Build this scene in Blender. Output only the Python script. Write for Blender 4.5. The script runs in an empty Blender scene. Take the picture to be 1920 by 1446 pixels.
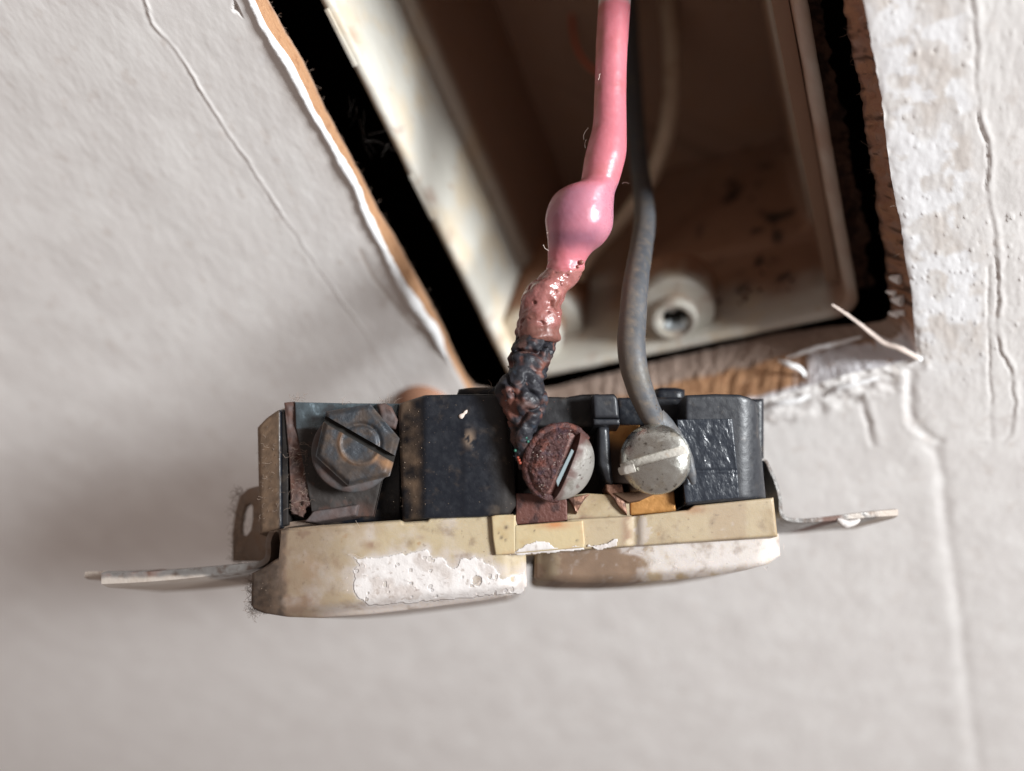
import bpy, math, random
import numpy as np
from mathutils import Vector, Matrix

# ------------------------------------------------------------------ calibration (all lengths in mm, written to Blender in metres)
F, H = 1500.0, 105.0                        # focal length in photo pixels, camera distance from the wall
Dn = np.array([1015., 1996., F]); Dn /= np.linalg.norm(Dn)
_L = np.array([-3636., 722., F]); _L -= Dn * (_L @ Dn); _L /= np.linalg.norm(_L)
RX = -_L; NN = np.cross(RX, Dn)             # wall right, into the wall (camera coordinates: x right, y down, z forward)

def c2w(c):
    c = np.asarray(c, float)
    return np.stack([c @ RX, c @ NN - H, -(c @ Dn)], -1)
def ray(px, py, z):
    px = np.asarray(px, float); py = np.asarray(py, float); z = np.asarray(z, float)
    px, py, z = np.broadcast_arrays(px, py, z)
    return np.stack([(px - 960) / F * z, (py - 723) / F * z, z], -1)
def PZ(px, py, z): return c2w(ray(px, py, z))             # point at camera depth z
def PW(px, py, d=0.0):                                      # point on the plane d mm behind the wall face
    r = ray(px, py, 1.0); t = (H + np.asarray(d, float)) / (r @ NN)
    return c2w(r * np.asarray(t)[..., None])
ZD = 104.0                                                  # camera depth of the outlet's near side
EX = np.array([0.0, 0.29, 1.0]); EX /= np.linalg.norm(EX)   # the direction in which the outlet is deep
EW = np.array([EX @ RX, EX @ NN, -(EX @ Dn)])
CAMF = np.array([RX[2], NN[2], -Dn[2]])                     # camera forward in world
CAMR = np.array([RX[0], NN[0], -Dn[0]])
CAMU = -np.array([RX[1], NN[1], -Dn[1]])
def PO(px, py, n=0.0): return PZ(px, py, ZD - np.asarray(n, float))

# ------------------------------------------------------------------ camera, world, lamps
sc = bpy.context.scene
C = sc.collection
cam_d = bpy.data.cameras.new('camera'); cam = bpy.data.objects.new('camera', cam_d); C.objects.link(cam)
sc.camera = cam
cam_d.sensor_width = 36; cam_d.lens = F / 1920 * 36
cam_d.clip_start = 0.005; cam_d.clip_end = 10
M = Matrix((CAMR, CAMU, -CAMF)).transposed().to_4x4()
cam.matrix_world = Matrix.Translation(Vector((0, -H * .001, 0))) @ M
cam_d.dof.use_dof = True; cam_d.dof.focus_distance = 0.105; cam_d.dof.aperture_fstop = 7.5
sc.render.resolution_x = 1024; sc.render.resolution_y = 771
sc.view_settings.view_transform = 'Standard'; sc.view_settings.look = 'None'
sc.view_settings.exposure = 0.0; sc.view_settings.gamma = 1.0
sc.render.engine = 'CYCLES'
sc.cycles.use_denoising = True
sc.cycles.max_bounces = 8
w = bpy.data.worlds.new('World'); sc.world = w; w.use_nodes = True
bg = w.node_tree.nodes['Background']
bg.inputs['Color'].default_value = (1.0, 0.83, 0.755, 1); bg.inputs['Strength'].default_value = 0.28

def area(name, frm, to, size, power, color):
    d = bpy.data.lights.new(name, 'AREA'); d.shape = 'RECTANGLE'; d.size = size[0]; d.size_y = size[1]
    d.energy = power; d.color = color
    o = bpy.data.objects.new(name, d); C.objects.link(o)
    o.location = Vector(frm); o.rotation_euler = (Vector(to) - Vector(frm)).to_track_quat('-Z', 'Y').to_euler()
    return o
_ld = np.array([1.316, -0.42, 0.35]); _ld /= np.linalg.norm(_ld)
_tgt = np.array([-.03, 0, -.09])
area('window_light', _tgt + _ld * 0.9, _tgt, (0.20, 0.25), 17.6, (0.95, 0.98, 1.0))

# ------------------------------------------------------------------ noise
_rs = np.random.RandomState(7)
_perm = _rs.permutation(4096); _val = _rs.rand(4096)
def _h(i, j, k): return _val[_perm[(_perm[(_perm[i & 4095] + j) & 4095] + k) & 4095]]
def vnoise(p, scale=1.0, seed=0, octaves=3):
    p = np.asarray(p, float) * scale
    if p.shape[-1] == 2: p = np.concatenate([p, np.zeros(p.shape[:-1] + (1,))], -1)
    p = p + seed * 17.31 + 1000.0
    out = np.zeros(p.shape[:-1]); a = 1.0; tot = 0.0
    for o in range(octaves):
        q = p * (2 ** o); i = np.floor(q).astype(np.int64); f_ = q - i; f_ = f_ * f_ * (3 - 2 * f_)
        s = 0
        for dx in (0, 1):
            for dy in (0, 1):
                for dz in (0, 1):
                    wgt = (f_[..., 0] if dx else 1 - f_[..., 0]) * (f_[..., 1] if dy else 1 - f_[..., 1]) * (f_[..., 2] if dz else 1 - f_[..., 2])
                    s = s + wgt * _h(i[..., 0] + dx, i[..., 1] + dy, i[..., 2] + dz)
        out += a * (s - .5) * 2; tot += a; a *= .5
    return out / tot
def seg_dist(p, poly):                                      # distance of 2-D points to an open polyline
    poly = np.asarray(poly, float); d = np.full(p.shape[:-1], 1e9)
    for a, b in zip(poly[:-1], poly[1:]):
        ab = b - a; t = np.clip(((p - a) @ ab) / (ab @ ab + 1e-12), 0, 1)
        d = np.minimum(d, np.hypot(p[..., 0] - a[0] - t * ab[0], p[..., 1] - a[1] - t * ab[1]))
    return d
def inside(p, poly):
    poly = np.asarray(poly, float); c = np.zeros(p.shape[:-1], bool); x, y = p[..., 0], p[..., 1]
    for (x1, y1), (x2, y2) in zip(poly, np.roll(poly, -1, 0)):
        if y1 == y2: continue
        c ^= ((y1 > y) != (y2 > y)) & (x < (x2 - x1) * (y - y1) / (y2 - y1) + x1)
    return c
def sdf(p, poly):                                           # > 0 inside
    d = seg_dist(p, list(poly) + [poly[0]]); return np.where(inside(p, poly), d, -d)
def sstep(a, b, x):
    t = np.clip((x - a) / (b - a), 0, 1); return t * t * (3 - 2 * t)
def sgn_side(p, poly):                                      # + right of the polyline in the x direction
    poly = np.asarray(poly, float); x = np.interp(-p[..., 1], -poly[:, 1], poly[:, 0]); return p[..., 0] - x

# ------------------------------------------------------------------ materials
def mat(name, col, cols=(), rough=.5, rvar=0, metal=0, bumps=(), attrs=(), sss=0, sssr=(1, .4, .3), spec=.5, coat=0, over=()):
    """cols: (colour, scale per mm, lo, hi, detail[, stretch]) layers mixed in by noise; attrs: (attribute, colour, rough)"""
    m = bpy.data.materials.new(name); m.use_nodes = True; nt = m.node_tree; N = nt.nodes; Lk = nt.links
    b = N['Principled BSDF']
    tc = N.new('ShaderNodeTexCoord'); vm = N.new('ShaderNodeVectorMath'); vm.operation = 'SCALE'; vm.inputs['Scale'].default_value = 1000
    Lk.new(tc.outputs['Object'], vm.inputs[0])
    def noise(scale, detail, stretch=None, seed=0):
        n = N.new('ShaderNodeTexNoise'); n.inputs['Scale'].default_value = scale; n.inputs['Detail'].default_value = detail
        mp = N.new('ShaderNodeMapping'); mp.inputs['Location'].default_value = (seed * 13.7, seed * 7.3, seed * 3.1)
        if stretch: mp.inputs['Scale'].default_value = stretch
        Lk.new(vm.outputs[0], mp.inputs['Vector']); Lk.new(mp.outputs[0], n.inputs['Vector'])
        return n.outputs['Fac']
    def ramp(src, lo, hi):
        r = N.new('ShaderNodeMapRange'); r.interpolation_type = 'SMOOTHSTEP'
        r.inputs['From Min'].default_value = lo; r.inputs['From Max'].default_value = hi; Lk.new(src, r.inputs['Value']); return r.outputs[0]
    cur = None; rgb = N.new('ShaderNodeRGB'); rgb.outputs[0].default_value = (*col, 1); cur = rgb.outputs[0]
    def mix(cur, fac, c):
        x = N.new('ShaderNodeMix'); x.data_type = 'RGBA'; Lk.new(fac, x.inputs[0]); Lk.new(cur, x.inputs[6]); x.inputs[7].default_value = (*c, 1); return x.outputs[2]
    for k, L in enumerate(cols):
        c, s, lo, hi, det = L[:5]
        cur = mix(cur, ramp(noise(s, det, L[5] if len(L) > 5 else None, k + 1), lo, hi), c)
    rg = None
    rn = N.new('ShaderNodeMapRange'); Lk.new(noise(1.3, 3, None, 9), rn.inputs['Value']); rn.inputs['From Min'].default_value = .3; rn.inputs['From Max'].default_value = .7
    rn.inputs['To Min'].default_value = rough - rvar; rn.inputs['To Max'].default_value = rough + rvar; rg = rn.outputs[0]
    mt = None
    for a in attrs:
        nm, c, rr = a[:3]
        at = N.new('ShaderNodeAttribute'); at.attribute_name = nm
        cur = mix(cur, at.outputs['Fac'], c)
        x = N.new('ShaderNodeMix'); Lk.new(at.outputs['Fac'], x.inputs[0]); Lk.new(rg, x.inputs[2]); x.inputs[3].default_value = rr; rg = x.outputs[0]
        if metal:
            x = N.new('ShaderNodeMix'); Lk.new(at.outputs['Fac'], x.inputs[0]); x.inputs[3].default_value = 0
            if mt is None: x.inputs[2].default_value = metal
            else: Lk.new(mt, x.inputs[2])
            mt = x.outputs[0]
    for k, (c, sc_, lo, hi, det, amt) in enumerate(over):
        mm = N.new('ShaderNodeMath'); mm.operation = 'MULTIPLY'; mm.inputs[1].default_value = amt
        Lk.new(ramp(noise(sc_, det, None, k + 20), lo, hi), mm.inputs[0]); cur = mix(cur, mm.outputs[0], c)
    Lk.new(cur, b.inputs['Base Color']); Lk.new(rg, b.inputs['Roughness'])
    if mt is not None: Lk.new(mt, b.inputs['Metallic'])
    else: b.inputs['Metallic'].default_value = metal
    b.inputs['Specular IOR Level'].default_value = spec
    if coat: b.inputs['Coat Weight'].default_value = coat; b.inputs['Coat Roughness'].default_value = .15
    if sss:
        b.inputs['Subsurface Weight'].default_value = sss; b.inputs['Subsurface Radius'].default_value = sssr; b.inputs['Subsurface Scale'].default_value = .0012
    prev = None
    for k, B in enumerate(bumps):
        s, dist, det = B[:3]
        bp = N.new('ShaderNodeBump'); bp.inputs['Strength'].default_value = 1; bp.inputs['Distance'].default_value = dist * .001
        Lk.new(noise(s, det, B[3] if len(B) > 3 else None, k + 4), bp.inputs['Height'])
        if prev: Lk.new(prev, bp.inputs['Normal'])
        prev = bp.outputs[0]
    if prev: Lk.new(prev, b.inputs['Normal'])
    return m

MT = {}
MT['paint'] = mat('wall_paint', (.79, .765, .745), cols=[((.83, .81, .79), .12, .45, .62, 4), ((.73, .69, .66), .35, .58, .72, 3)], rough=.42, rvar=.08,
                  bumps=[(.50, .085, 1.5, (1.25, 1, .85)), (1.1, .022, 3), (.09, .2, 1)], attrs=[('bare', (.90, .90, .91), .6), ('grime', (.33, .25, .19), .7), ('beige', (.64, .575, .52), .55)])
MT['lip'] = mat('paint_edge', (.88, .88, .88), rough=.5, bumps=[(.9, .25, 3)])
MT['board'] = mat('fibreboard', (.44, .24, .125), cols=[((.34, .165, .08), .9, .5, .7, 5), ((.60, .36, .20), 2.2, .6, .75, 4)], rough=.9, bumps=[(2.5, .18, 6)],
                  attrs=[('grey', (.36, .27, .22), .95), ('white', (.80, .79, .82), .5), ('rust', (.30, .16, .11), .9), ('groove_shade', (.07, .035, .022), .95)])
MT['backing'] = mat('dark_backing', (.11, .055, .035), cols=[((.04, .02, .014), .5, .45, .65, 5)], rough=.95, bumps=[(.8, .5, 5)])
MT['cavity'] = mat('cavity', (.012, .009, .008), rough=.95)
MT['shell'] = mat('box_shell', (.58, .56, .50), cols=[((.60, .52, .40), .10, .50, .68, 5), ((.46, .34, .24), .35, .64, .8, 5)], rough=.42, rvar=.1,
                  bumps=[(.3, .25, 3), (2.5, .03, 3)], attrs=[('dirt_dark', (.28, .135, .075), .8), ('soot', (.03, .018, .012), .9)])
MT['shell_shade'] = mat('shaded_rib', (.25, .155, .10), rough=.6, bumps=[(.4, .2, 3)])  # brown copy of the shell, shade of the right side painted in
MT['metal_clip'] = mat('zinc_clip', (.62, .68, .70), metal=.6, rough=.35, bumps=[(2, .2, 3)])
MT['hole'] = mat('hole_dark', (.012, .010, .008), rough=.9)
MT['bake'] = mat('black_bakelite', (.0065, .0085, .013), cols=[((.014, .016, .021), .5, .5, .7, 5)], rough=.36, rvar=.1, spec=.45, bumps=[(1.2, .05, 4), (8, .012, 3)],
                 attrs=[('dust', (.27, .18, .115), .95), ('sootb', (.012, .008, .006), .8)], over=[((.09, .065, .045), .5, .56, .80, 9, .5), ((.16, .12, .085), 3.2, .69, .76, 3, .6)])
MT['bake_lit'] = mat('lit_bakelite', (.019, .021, .026), cols=[((.028, .030, .035), .4, .5, .7, 4)], rough=.42, rvar=.1, bumps=[(1.2, .04, 4), (8, .012, 3)], over=[((.10, .085, .07), .6, .58, .80, 9, .45), ((.16, .13, .10), 3.2, .70, .76, 3, .6)],  # black bakelite made paler where more light falls
                  attrs=[('dust', (.27, .18, .115), .95)])
MT['label'] = mat('glossy_patch', (.020, .025, .034), rough=.30, rvar=.10, spec=.6, bumps=[(.42, .34, 4, (1.6, 1, .6)), (2.5, .03, 3)])
MT['ivory'] = mat('ivory_plastic', (.40, .325, .215), cols=[((.31, .235, .14), .16, .48, .68, 5), ((.33, .22, .11), .8, .66, .78, 5)], rough=.42, rvar=.1, sss=.25, sssr=(1, .7, .4),
                  bumps=[(1.2, .04, 4), (7, .012, 2)], attrs=[('dust', (.25, .165, .11), .95), ('burn', (.28, .12, .05), .6), ('pwhite', (.44, .385, .35), .6), ('dark_brown', (.060, .040, .028), .95), ('flakew', (.53, .49, .465), .6)], over=[((.15, .095, .06), .45, .52, .74, 9, .55), ((.10, .065, .045), 1.7, .64, .74, 6, .4)])
MT['ivory2'] = mat('yellow_ivory_plastic', (.46, .37, .225), cols=[((.40, .30, .165), .3, .5, .7, 4)], rough=.4, sss=.25, sssr=(1, .7, .4),
                   bumps=[(1.5, .04, 3)], attrs=[('burn', (.42, .17, .06), .6), ('dust', (.05, .03, .02), .9)], over=[((.20, .13, .07), .5, .56, .78, 8, .4)])
MT['flake'] = mat('paint_flake', (.58, .545, .525), cols=[((.46, .41, .38), .35, .50, .66, 7), ((.32, .27, .25), 1.1, .66, .74, 5, (.6, 1, 1.5))], rough=.55, bumps=[(.7, .12, 4), (4, .03, 3)], over=[((.30, .24, .20), 1.0, .60, .74, 8, .7)])
MT['flaked'] = mat('dirty_paint_flake', (.42, .37, .34), cols=[((.32, .25, .21), .4, .48, .65, 6), ((.22, .15, .12), 1.2, .62, .74, 5)], rough=.7, bumps=[(.8, .15, 4), (4, .04, 3)])
MT['strap'] = mat('zinc_strap', (.30, .29, .28), metal=.75, rough=.38, rvar=.1, cols=[((.16, .12, .10), .6, .5, .7, 5)], bumps=[(2, .06, 4)],
                  attrs=[('dust', (.25, .165, .11), .95), ('pw', (.50, .43, .37), .6), ('rusty', (.13, .055, .035), .9)])
MT['plate'] = mat('blued_steel', (.13, .165, .185), metal=.7, rough=.32, rvar=.1, cols=[((.10, .11, .12), .6, .5, .7, 5)], bumps=[(1.5, .08, 4)],
                  attrs=[('grime', (.022, .016, .013), .75), ('rusty', (.085, .040, .028), .9)])
MT['hex'] = mat('tarnished_screw', (.030, .035, .042), metal=.35, rough=.52, rvar=.12, cols=[((.045, .048, .055), .5, .5, .7, 5), ((.08, .085, .09), 1.4, .62, .75, 4), ((.07, .05, .038), .45, .5, .68, 5)], bumps=[(1.3, .10, 4), (6, .02, 3)],
                attrs=[('rusty', (.20, .105, .05), .8), ('grime', (.028, .020, .016), .85)], over=[((.06, .04, .028), .6, .48, .66, 8, .7)])
MT['nickel'] = mat('nickel_screw', (.56, .56, .52), metal=.92, rough=.26, rvar=.06, cols=[((.50, .47, .40), .7, .5, .72, 5), ((.10, .07, .05), 3.2, .70, .76, 3)], bumps=[(1.2, .05, 3), (8, .01, 3)],
                   attrs=[('grime', (.10, .06, .035), .7)], over=[((.10, .08, .06), 1.8, .60, .70, 6, .75)])
MT['nickelm'] = mat('dull_nickel', (.27, .255, .235), metal=.25, rough=.42, cols=[((.18, .165, .145), .6, .5, .66, 7)], bumps=[(.9, .10, 5), (4, .03, 3)], attrs=[('rustp', (.07, .024, .018), .7)], over=[((.05, .035, .03), 1.6, .62, .70, 6, .8)])
MT['rust'] = mat('rust_crust', (.055, .018, .016), cols=[((.12, .034, .022), .9, .5, .66, 5), ((.05, .025, .035), .7, .55, .7, 5), ((.42, .20, .14), 4.5, .74, .8, 2)], rough=.62, rvar=.2, bumps=[(2.2, .45, 6), (7, .10, 4)])
MT['slotfill'] = mat('painted_slot', (.50, .47, .42), cols=[((.45, .38, .31), 1.4, .58, .72, 5)], rough=.6, bumps=[(2, .1, 4)])
MT['steelblue'] = mat('bare_steel_slot', (.30, .37, .39), metal=.3, rough=.4)
MT['brass'] = mat('brass_plate', (.44, .215, .065), metal=.45, rough=.42, rvar=.1, cols=[((.42, .18, .05), .5, .5, .7, 4)], bumps=[(2, .04, 3)], attrs=[('grime', (.05, .028, .018), .8)])
MT['scorch'] = mat('scorched_brass', (.115, .045, .035), metal=.2, rough=.5, cols=[((.05, .022, .02), .6, .45, .65, 5)], bumps=[(2, .1, 4)])
MT['scorch2'] = mat('scorched_copper', (.30, .16, .11), metal=.35, rough=.5, cols=[((.10, .05, .035), .9, .48, .62, 5)], bumps=[(2, .15, 4)])
MT['pink'] = mat('pink_insulation', (.54, .17, .205), rough=.36, rvar=.08, sss=.5, sssr=(1, .35, .35), cols=[((.49, .15, .17), .25, .5, .7, 3)], bumps=[(2.5, .02, 3), (.5, .12, 2)],
                 attrs=[('mauve', (.44, .215, .295), .22), ('stain', (.20, .085, .13), .4), ('dirt_dark', (.38, .15, .125), .6), ('pale', (.55, .52, .50), .6)])
MT['melt'] = mat('melted_insulation', (.30, .118, .108), rough=.24, rvar=.08, spec=.6, sss=.2, cols=[((.22, .075, .06), .5, .5, .7, 5), ((.42, .20, .17), .5, .62, .78, 3)], bumps=[(.8, .25, 2), (3, .03, 2)],
                 attrs=[('dark', (.17, .07, .055), .45)])
MT['char'] = mat('charred_insulation', (.016, .016, .021), rough=.58, rvar=.2, spec=.4, cols=[((.07, .034, .028), .30, .53, .62, 5), ((.24, .11, .08), 1.8, .68, .78, 4), ((.025, .035, .05), .6, .6, .7, 4)], bumps=[(.6, .35, 3), (3, .05, 2)],
                 attrs=[('burntred', (.15, .055, .038), .5)])
MT['greyw'] = mat('grey_insulation', (.070, .074, .082), rough=.5, rvar=.08, cols=[((.095, .088, .078), .4, .5, .7, 4)], bumps=[(3, .03, 3)],
                  attrs=[('dusty', (.19, .145, .105), .9)])
MT['whitew'] = mat('off_white_insulation', (.52, .40, .30), rough=.5, cols=[((.42, .30, .21), .3, .5, .7, 4)])
MT['copper'] = mat('red_brown_wire', (.60, .15, .08), rough=.5)
MT['lint'] = mat('lint', (.20, .15, .12), rough=.95)
MT['lintw'] = mat('pale_fibre', (.62, .52, .46), rough=.9)
MT['web'] = mat('cobweb', (.10, .085, .075), rough=.95)
MT['speck'] = mat('dust_specks', (.20, .145, .105), rough=.9)
MT['knob'] = mat('brown_knob', (.30, .15, .09), rough=.6, cols=[((.30, .13, .07), .3, .5, .7, 3)])
MT['verd'] = mat('verdigris', (.03, .14, .10), rough=.5)
MT['red'] = mat('red_bead', (.28, .05, .025), rough=.4)

# ------------------------------------------------------------------ object helpers
def empty(name, loc_mm, label, cat, group=None, kind=None):
    o = bpy.data.objects.new(name, None); C.objects.link(o); o.location = np.asarray(loc_mm) * .001
    o.empty_display_size = .01; o['label'] = label; o['category'] = cat
    if group: o['group'] = group
    if kind: o['kind'] = kind
    return o
def origin(p):
    v = np.zeros(3)
    while p is not None: v += np.array(p.location) * 1000; p = p.parent
    return v
def mesh(name, V, Fc, m, parent=None, smooth=40, attrs=None, kind=None, label=None, origin_mm=None):
    V = np.asarray(V, float).reshape(-1, 3)
    o0 = origin(parent)
    if origin_mm is not None: loc = np.asarray(origin_mm, float) - o0
    else: loc = np.zeros(3)
    me = bpy.data.meshes.new(name)
    Vl = (V - o0 - loc) * .001
    if isinstance(Fc, np.ndarray) and Fc.ndim == 2:
        n, k = Fc.shape
        me.vertices.add(len(Vl)); me.vertices.foreach_set('co', Vl.ravel())
        me.loops.add(n * k); me.loops.foreach_set('vertex_index', Fc.ravel().astype(np.int32))
        me.polygons.add(n); me.polygons.foreach_set('loop_start', np.arange(0, n * k, k, dtype=np.int32))
        me.update(calc_edges=True)
    else:
        me.from_pydata(Vl.tolist(), [], [list(map(int, f)) for f in Fc])
    me.validate()
    if attrs:
        for k, a in attrs.items():
            at = me.attributes.new(k, 'FLOAT', 'POINT'); at.data.foreach_set('value', np.clip(np.asarray(a, float).ravel(), 0, 1))
    if smooth:
        me.polygons.foreach_set('use_smooth', [True] * len(me.polygons))
        me.set_sharp_from_angle(angle=math.radians(smooth))
    me.materials.append(MT[m]); o = bpy.data.objects.new(name, me); C.objects.link(o)
    if parent is not None: o.parent = parent
    o.location = loc * .001
    if kind: o['kind'] = kind
    if label: o['label'] = label
    return o
def grid_faces(nu, nv, flip=False, wrap_u=False, off=0):
    i = np.arange(nu if wrap_u else nu - 1)[:, None]; j = np.arange(nv - 1)[None, :]
    a = i * nv + j; b = ((i + 1) % nu) * nv + j
    f = np.stack([a, b, b + 1, a + 1], -1).reshape(-1, 4)
    if flip: f = f[:, ::-1]
    return f + off
def tri(f): return [tuple(x) for x in f]

def positions(L, step, bev):
    if L <= 2.2 * bev: return np.linspace(0, 1, max(4, int(L / step) + 2))
    e = np.array([0, .08, .22, .45, .72, 1.0]) * bev / L if bev > 0 else np.array([0.])
    m = np.linspace(e[-1], 1 - e[-1], max(2, int((L - 2 * bev) / step) + 2))
    return np.unique(np.concatenate([e, m, 1 - e[::-1]]).round(6))
def F1(pts):
    p = np.asarray(pts, float)
    return (lambda x: np.interp(x, p[:, 0], p[:, 1])) if len(p) > 1 else (lambda x: np.full(np.shape(x), p[0, 1]))
def slab(name, xl, xr, top, bot, n0, depth, m, parent, step=.4, bev=.4, nf=None, attrs=None, smooth=40, rough=0, rs=1.0, shrink=0, **kw):
    """A moulded block of the outlet: a gridded front face bounded by pixel outlines at offset n0 (mm toward the camera), deep along EW."""
    xl_ = F1([(0, xl), (1, xl)]) if np.isscalar(xl) else F1(xl); xr_ = F1([(0, xr), (1, xr)]) if np.isscalar(xr) else F1(xr)
    top_, bot_ = F1(top), F1(bot)
    wx = (np.max(xr_(np.linspace(0, 1, 9))) - np.min(xl_(np.linspace(0, 1, 9)))) / 14.4
    x_ = np.linspace(xl_(0.5), xr_(0.5), 9); hy = np.max(bot_(x_) - top_(x_)) / 14.4
    s = positions(wx, step, bev); v = positions(hy, step, bev)
    S, Vv = np.meshgrid(s, v, indexing='ij')
    px = xl_(Vv) + (xr_(Vv) - xl_(Vv)) * S; py = top_(px) + (bot_(px) - top_(px)) * Vv
    dl = np.minimum(S, 1 - S) * wx; dv = np.minimum(Vv, 1 - Vv) * hy
    n = np.full(px.shape, float(n0))
    if bev > 0:
        for d in (dl, dv):
            t = np.clip(1 - d / bev, 0, 1); n = n - bev * (1 - np.sqrt(np.clip(1 - t * t, 0, 1)))
    if nf is not None: n = n + nf(px, py)
    if rough: n = n + rough * vnoise(np.stack([px, py], -1) / 14.4, rs, 3, 4) * np.clip(np.minimum(dl, dv) / .5, 0.3, 1)
    P = PO(px, py, n); nu, nv = px.shape; V = P.reshape(-1, 3)
    A = {}
    if attrs:
        for k, fn in attrs.items(): A[k] = np.broadcast_to(fn(px, py), px.shape).ravel()
    Fc = list(map(tuple, grid_faces(nu, nv, True)))
    idx = np.arange(nu * nv).reshape(nu, nv)
    loop = np.concatenate([idx[:, 0], idx[-1, 1:], idx[::-1, -1][1:], idx[0, ::-1][1:-1]])
    base = PO(px.ravel()[loop], py.ravel()[loop], np.full(len(loop), n0 - bev))
    cen = base.mean(0)
    rings = [V]; prev = loop; off = len(V)
    for t in (.5, 1.0):
        q = base + EW * depth * t
        q = q + (cen + EW * depth * t - q) * shrink * t
        rings.append(q); cur = np.arange(len(loop)) + off; off += len(loop)
        for a in range(len(loop)):
            b = (a + 1) % len(loop); Fc.append((prev[a], prev[b], cur[b], cur[a]))
        prev = cur
        for k in A: A[k] = np.concatenate([A[k], A[k][loop]])
    Fc.append(tuple(prev))
    return mesh(name, np.concatenate(rings), Fc, m, parent, smooth, A, **kw)

def catmull(P, n):
    P = np.asarray(P, float); k = len(P); t = np.linspace(0, k - 1, n); i = np.clip(t.astype(int), 0, k - 2); u = (t - i)[:, None]
    a = P[np.clip(i - 1, 0, k - 1)]; b = P[i]; c = P[i + 1]; d = P[np.clip(i + 2, 0, k - 1)]
    return .5 * (2 * b + (c - a) * u + (2 * a - 5 * b + 4 * c - d) * u * u + (3 * b - a - 3 * c + d) * u ** 3)
def tube(name, P, rad, m, parent, seg=24, disp=None, attrs=None, smooth=60, flat=None, fixed=False, **kw):
    P = np.asarray(P, float); n = len(P); T = np.gradient(P, axis=0); T /= np.linalg.norm(T, axis=1)[:, None]
    if fixed is not False: T = T * (1 - np.asarray(fixed)[:, None]) - CAMU * np.asarray(fixed)[:, None]; T /= np.linalg.norm(T, axis=1)[:, None]
    up = -CAMF; A = []; B = []
    a = np.cross(T[0], up)
    if np.linalg.norm(a) < .1: a = np.cross(T[0], CAMU)
    a /= np.linalg.norm(a)
    for i in range(n):
        a = a - T[i] * (a @ T[i]); a /= np.linalg.norm(a); A.append(a); B.append(np.cross(a, T[i]))
    A = np.array(A); B = np.array(B); th = np.linspace(0, 2 * np.pi, seg, endpoint=False)
    R = np.broadcast_to(np.asarray(rad, float)[:, None], (n, seg)).copy()
    ct, st = np.cos(th)[None, :, None], np.sin(th)[None, :, None]
    if disp is not None:
        base = P[:, None] + (A[:, None] * ct + B[:, None] * st) * R[..., None]
        R = R + disp(base, np.arange(n)[:, None] / (n - 1), th[None, :])
    fl = 1 if flat is None else flat
    V = P[:, None] + (A[:, None] * ct + B[:, None] * st * fl) * R[..., None]
    Fc = []
    g = np.arange(n * seg).reshape(n, seg)
    q = np.stack([g[:-1], g[1:], np.roll(g, -1, 1)[1:], np.roll(g, -1, 1)[:-1]], -1).reshape(-1, 4)
    Fc = list(map(tuple, q)) + [tuple(g[0]), tuple(g[-1][::-1])]
    At = {k: np.broadcast_to(fn(V, np.arange(n)[:, None] / (n - 1)), (n, seg)).ravel() for k, fn in (attrs or {}).items()}
    return mesh(name, V.reshape(-1, 3), Fc, m, parent, smooth, At, **kw)
def wirepath(spec, n):
    s = catmull(spec, n)                       # px, py, depth, width px (measured across)
    P = PZ(s[:, 0], s[:, 1], s[:, 2]); r = s[:, 3] / 2 * s[:, 2] / F
    return P, r, s
def hairs(name, list_, m, parent, r=.035, kind='stuff', **kw):
    """many short fibres joined: list of point arrays"""
    V = []; Fc = []; off = 0
    for P in list_:
        P = np.asarray(P, float); T = np.gradient(P, axis=0); T /= np.linalg.norm(T, axis=1)[:, None] + 1e-9
        a = np.cross(T, -CAMF + .01); a /= np.linalg.norm(a, axis=1)[:, None] + 1e-9; b = np.cross(a, T)
        k = len(P)
        for ang in (0, 2.094, 4.188):
            V.append(P + (a * math.cos(ang) + b * math.sin(ang)) * r)
        for s in range(3):
            s2 = (s + 1) % 3
            for i in range(k - 1): Fc.append((off + s * k + i, off + s * k + i + 1, off + s2 * k + i + 1, off + s2 * k + i))
        off += 3 * k
    o = mesh(name, np.concatenate(V), np.array(Fc), m, parent, 60, kind=kind, **kw); return o
rng = np.random.RandomState(11)
def fibre(p, length, n=6, curl=.6, dirn=None):
    d = rng.normal(size=3) if dirn is None else np.asarray(dirn, float) + rng.normal(size=3) * curl * .5
    d /= np.linalg.norm(d); P = [np.asarray(p, float)]
    for i in range(n - 1):
        d = d + rng.normal(size=3) * curl * .5; d /= np.linalg.norm(d); P.append(P[-1] + d * length / (n - 1))
    return np.array(P)
def grains(name, pts, sizes, m, parent, kind='stuff', **kw):
    V = []; Fc = []
    oct_ = np.array([(1, 0, 0), (-1, 0, 0), (0, 1, 0), (0, -1, 0), (0, 0, 1), (0, 0, -1)], float)
    of = [(0, 2, 4), (2, 1, 4), (1, 3, 4), (3, 0, 4), (2, 0, 5), (1, 2, 5), (3, 1, 5), (0, 3, 5)]
    for i, (p, s) in enumerate(zip(pts, sizes)):
        V.append(np.asarray(p) + oct_ * s * (0.5 + rng.rand(6, 1)) @ np.eye(3)); Fc += [tuple(x + 6 * i for x in f) for f in of]
    return mesh(name, np.concatenate(V), np.array(Fc), m, parent, 0, kind=kind, **kw)

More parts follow.
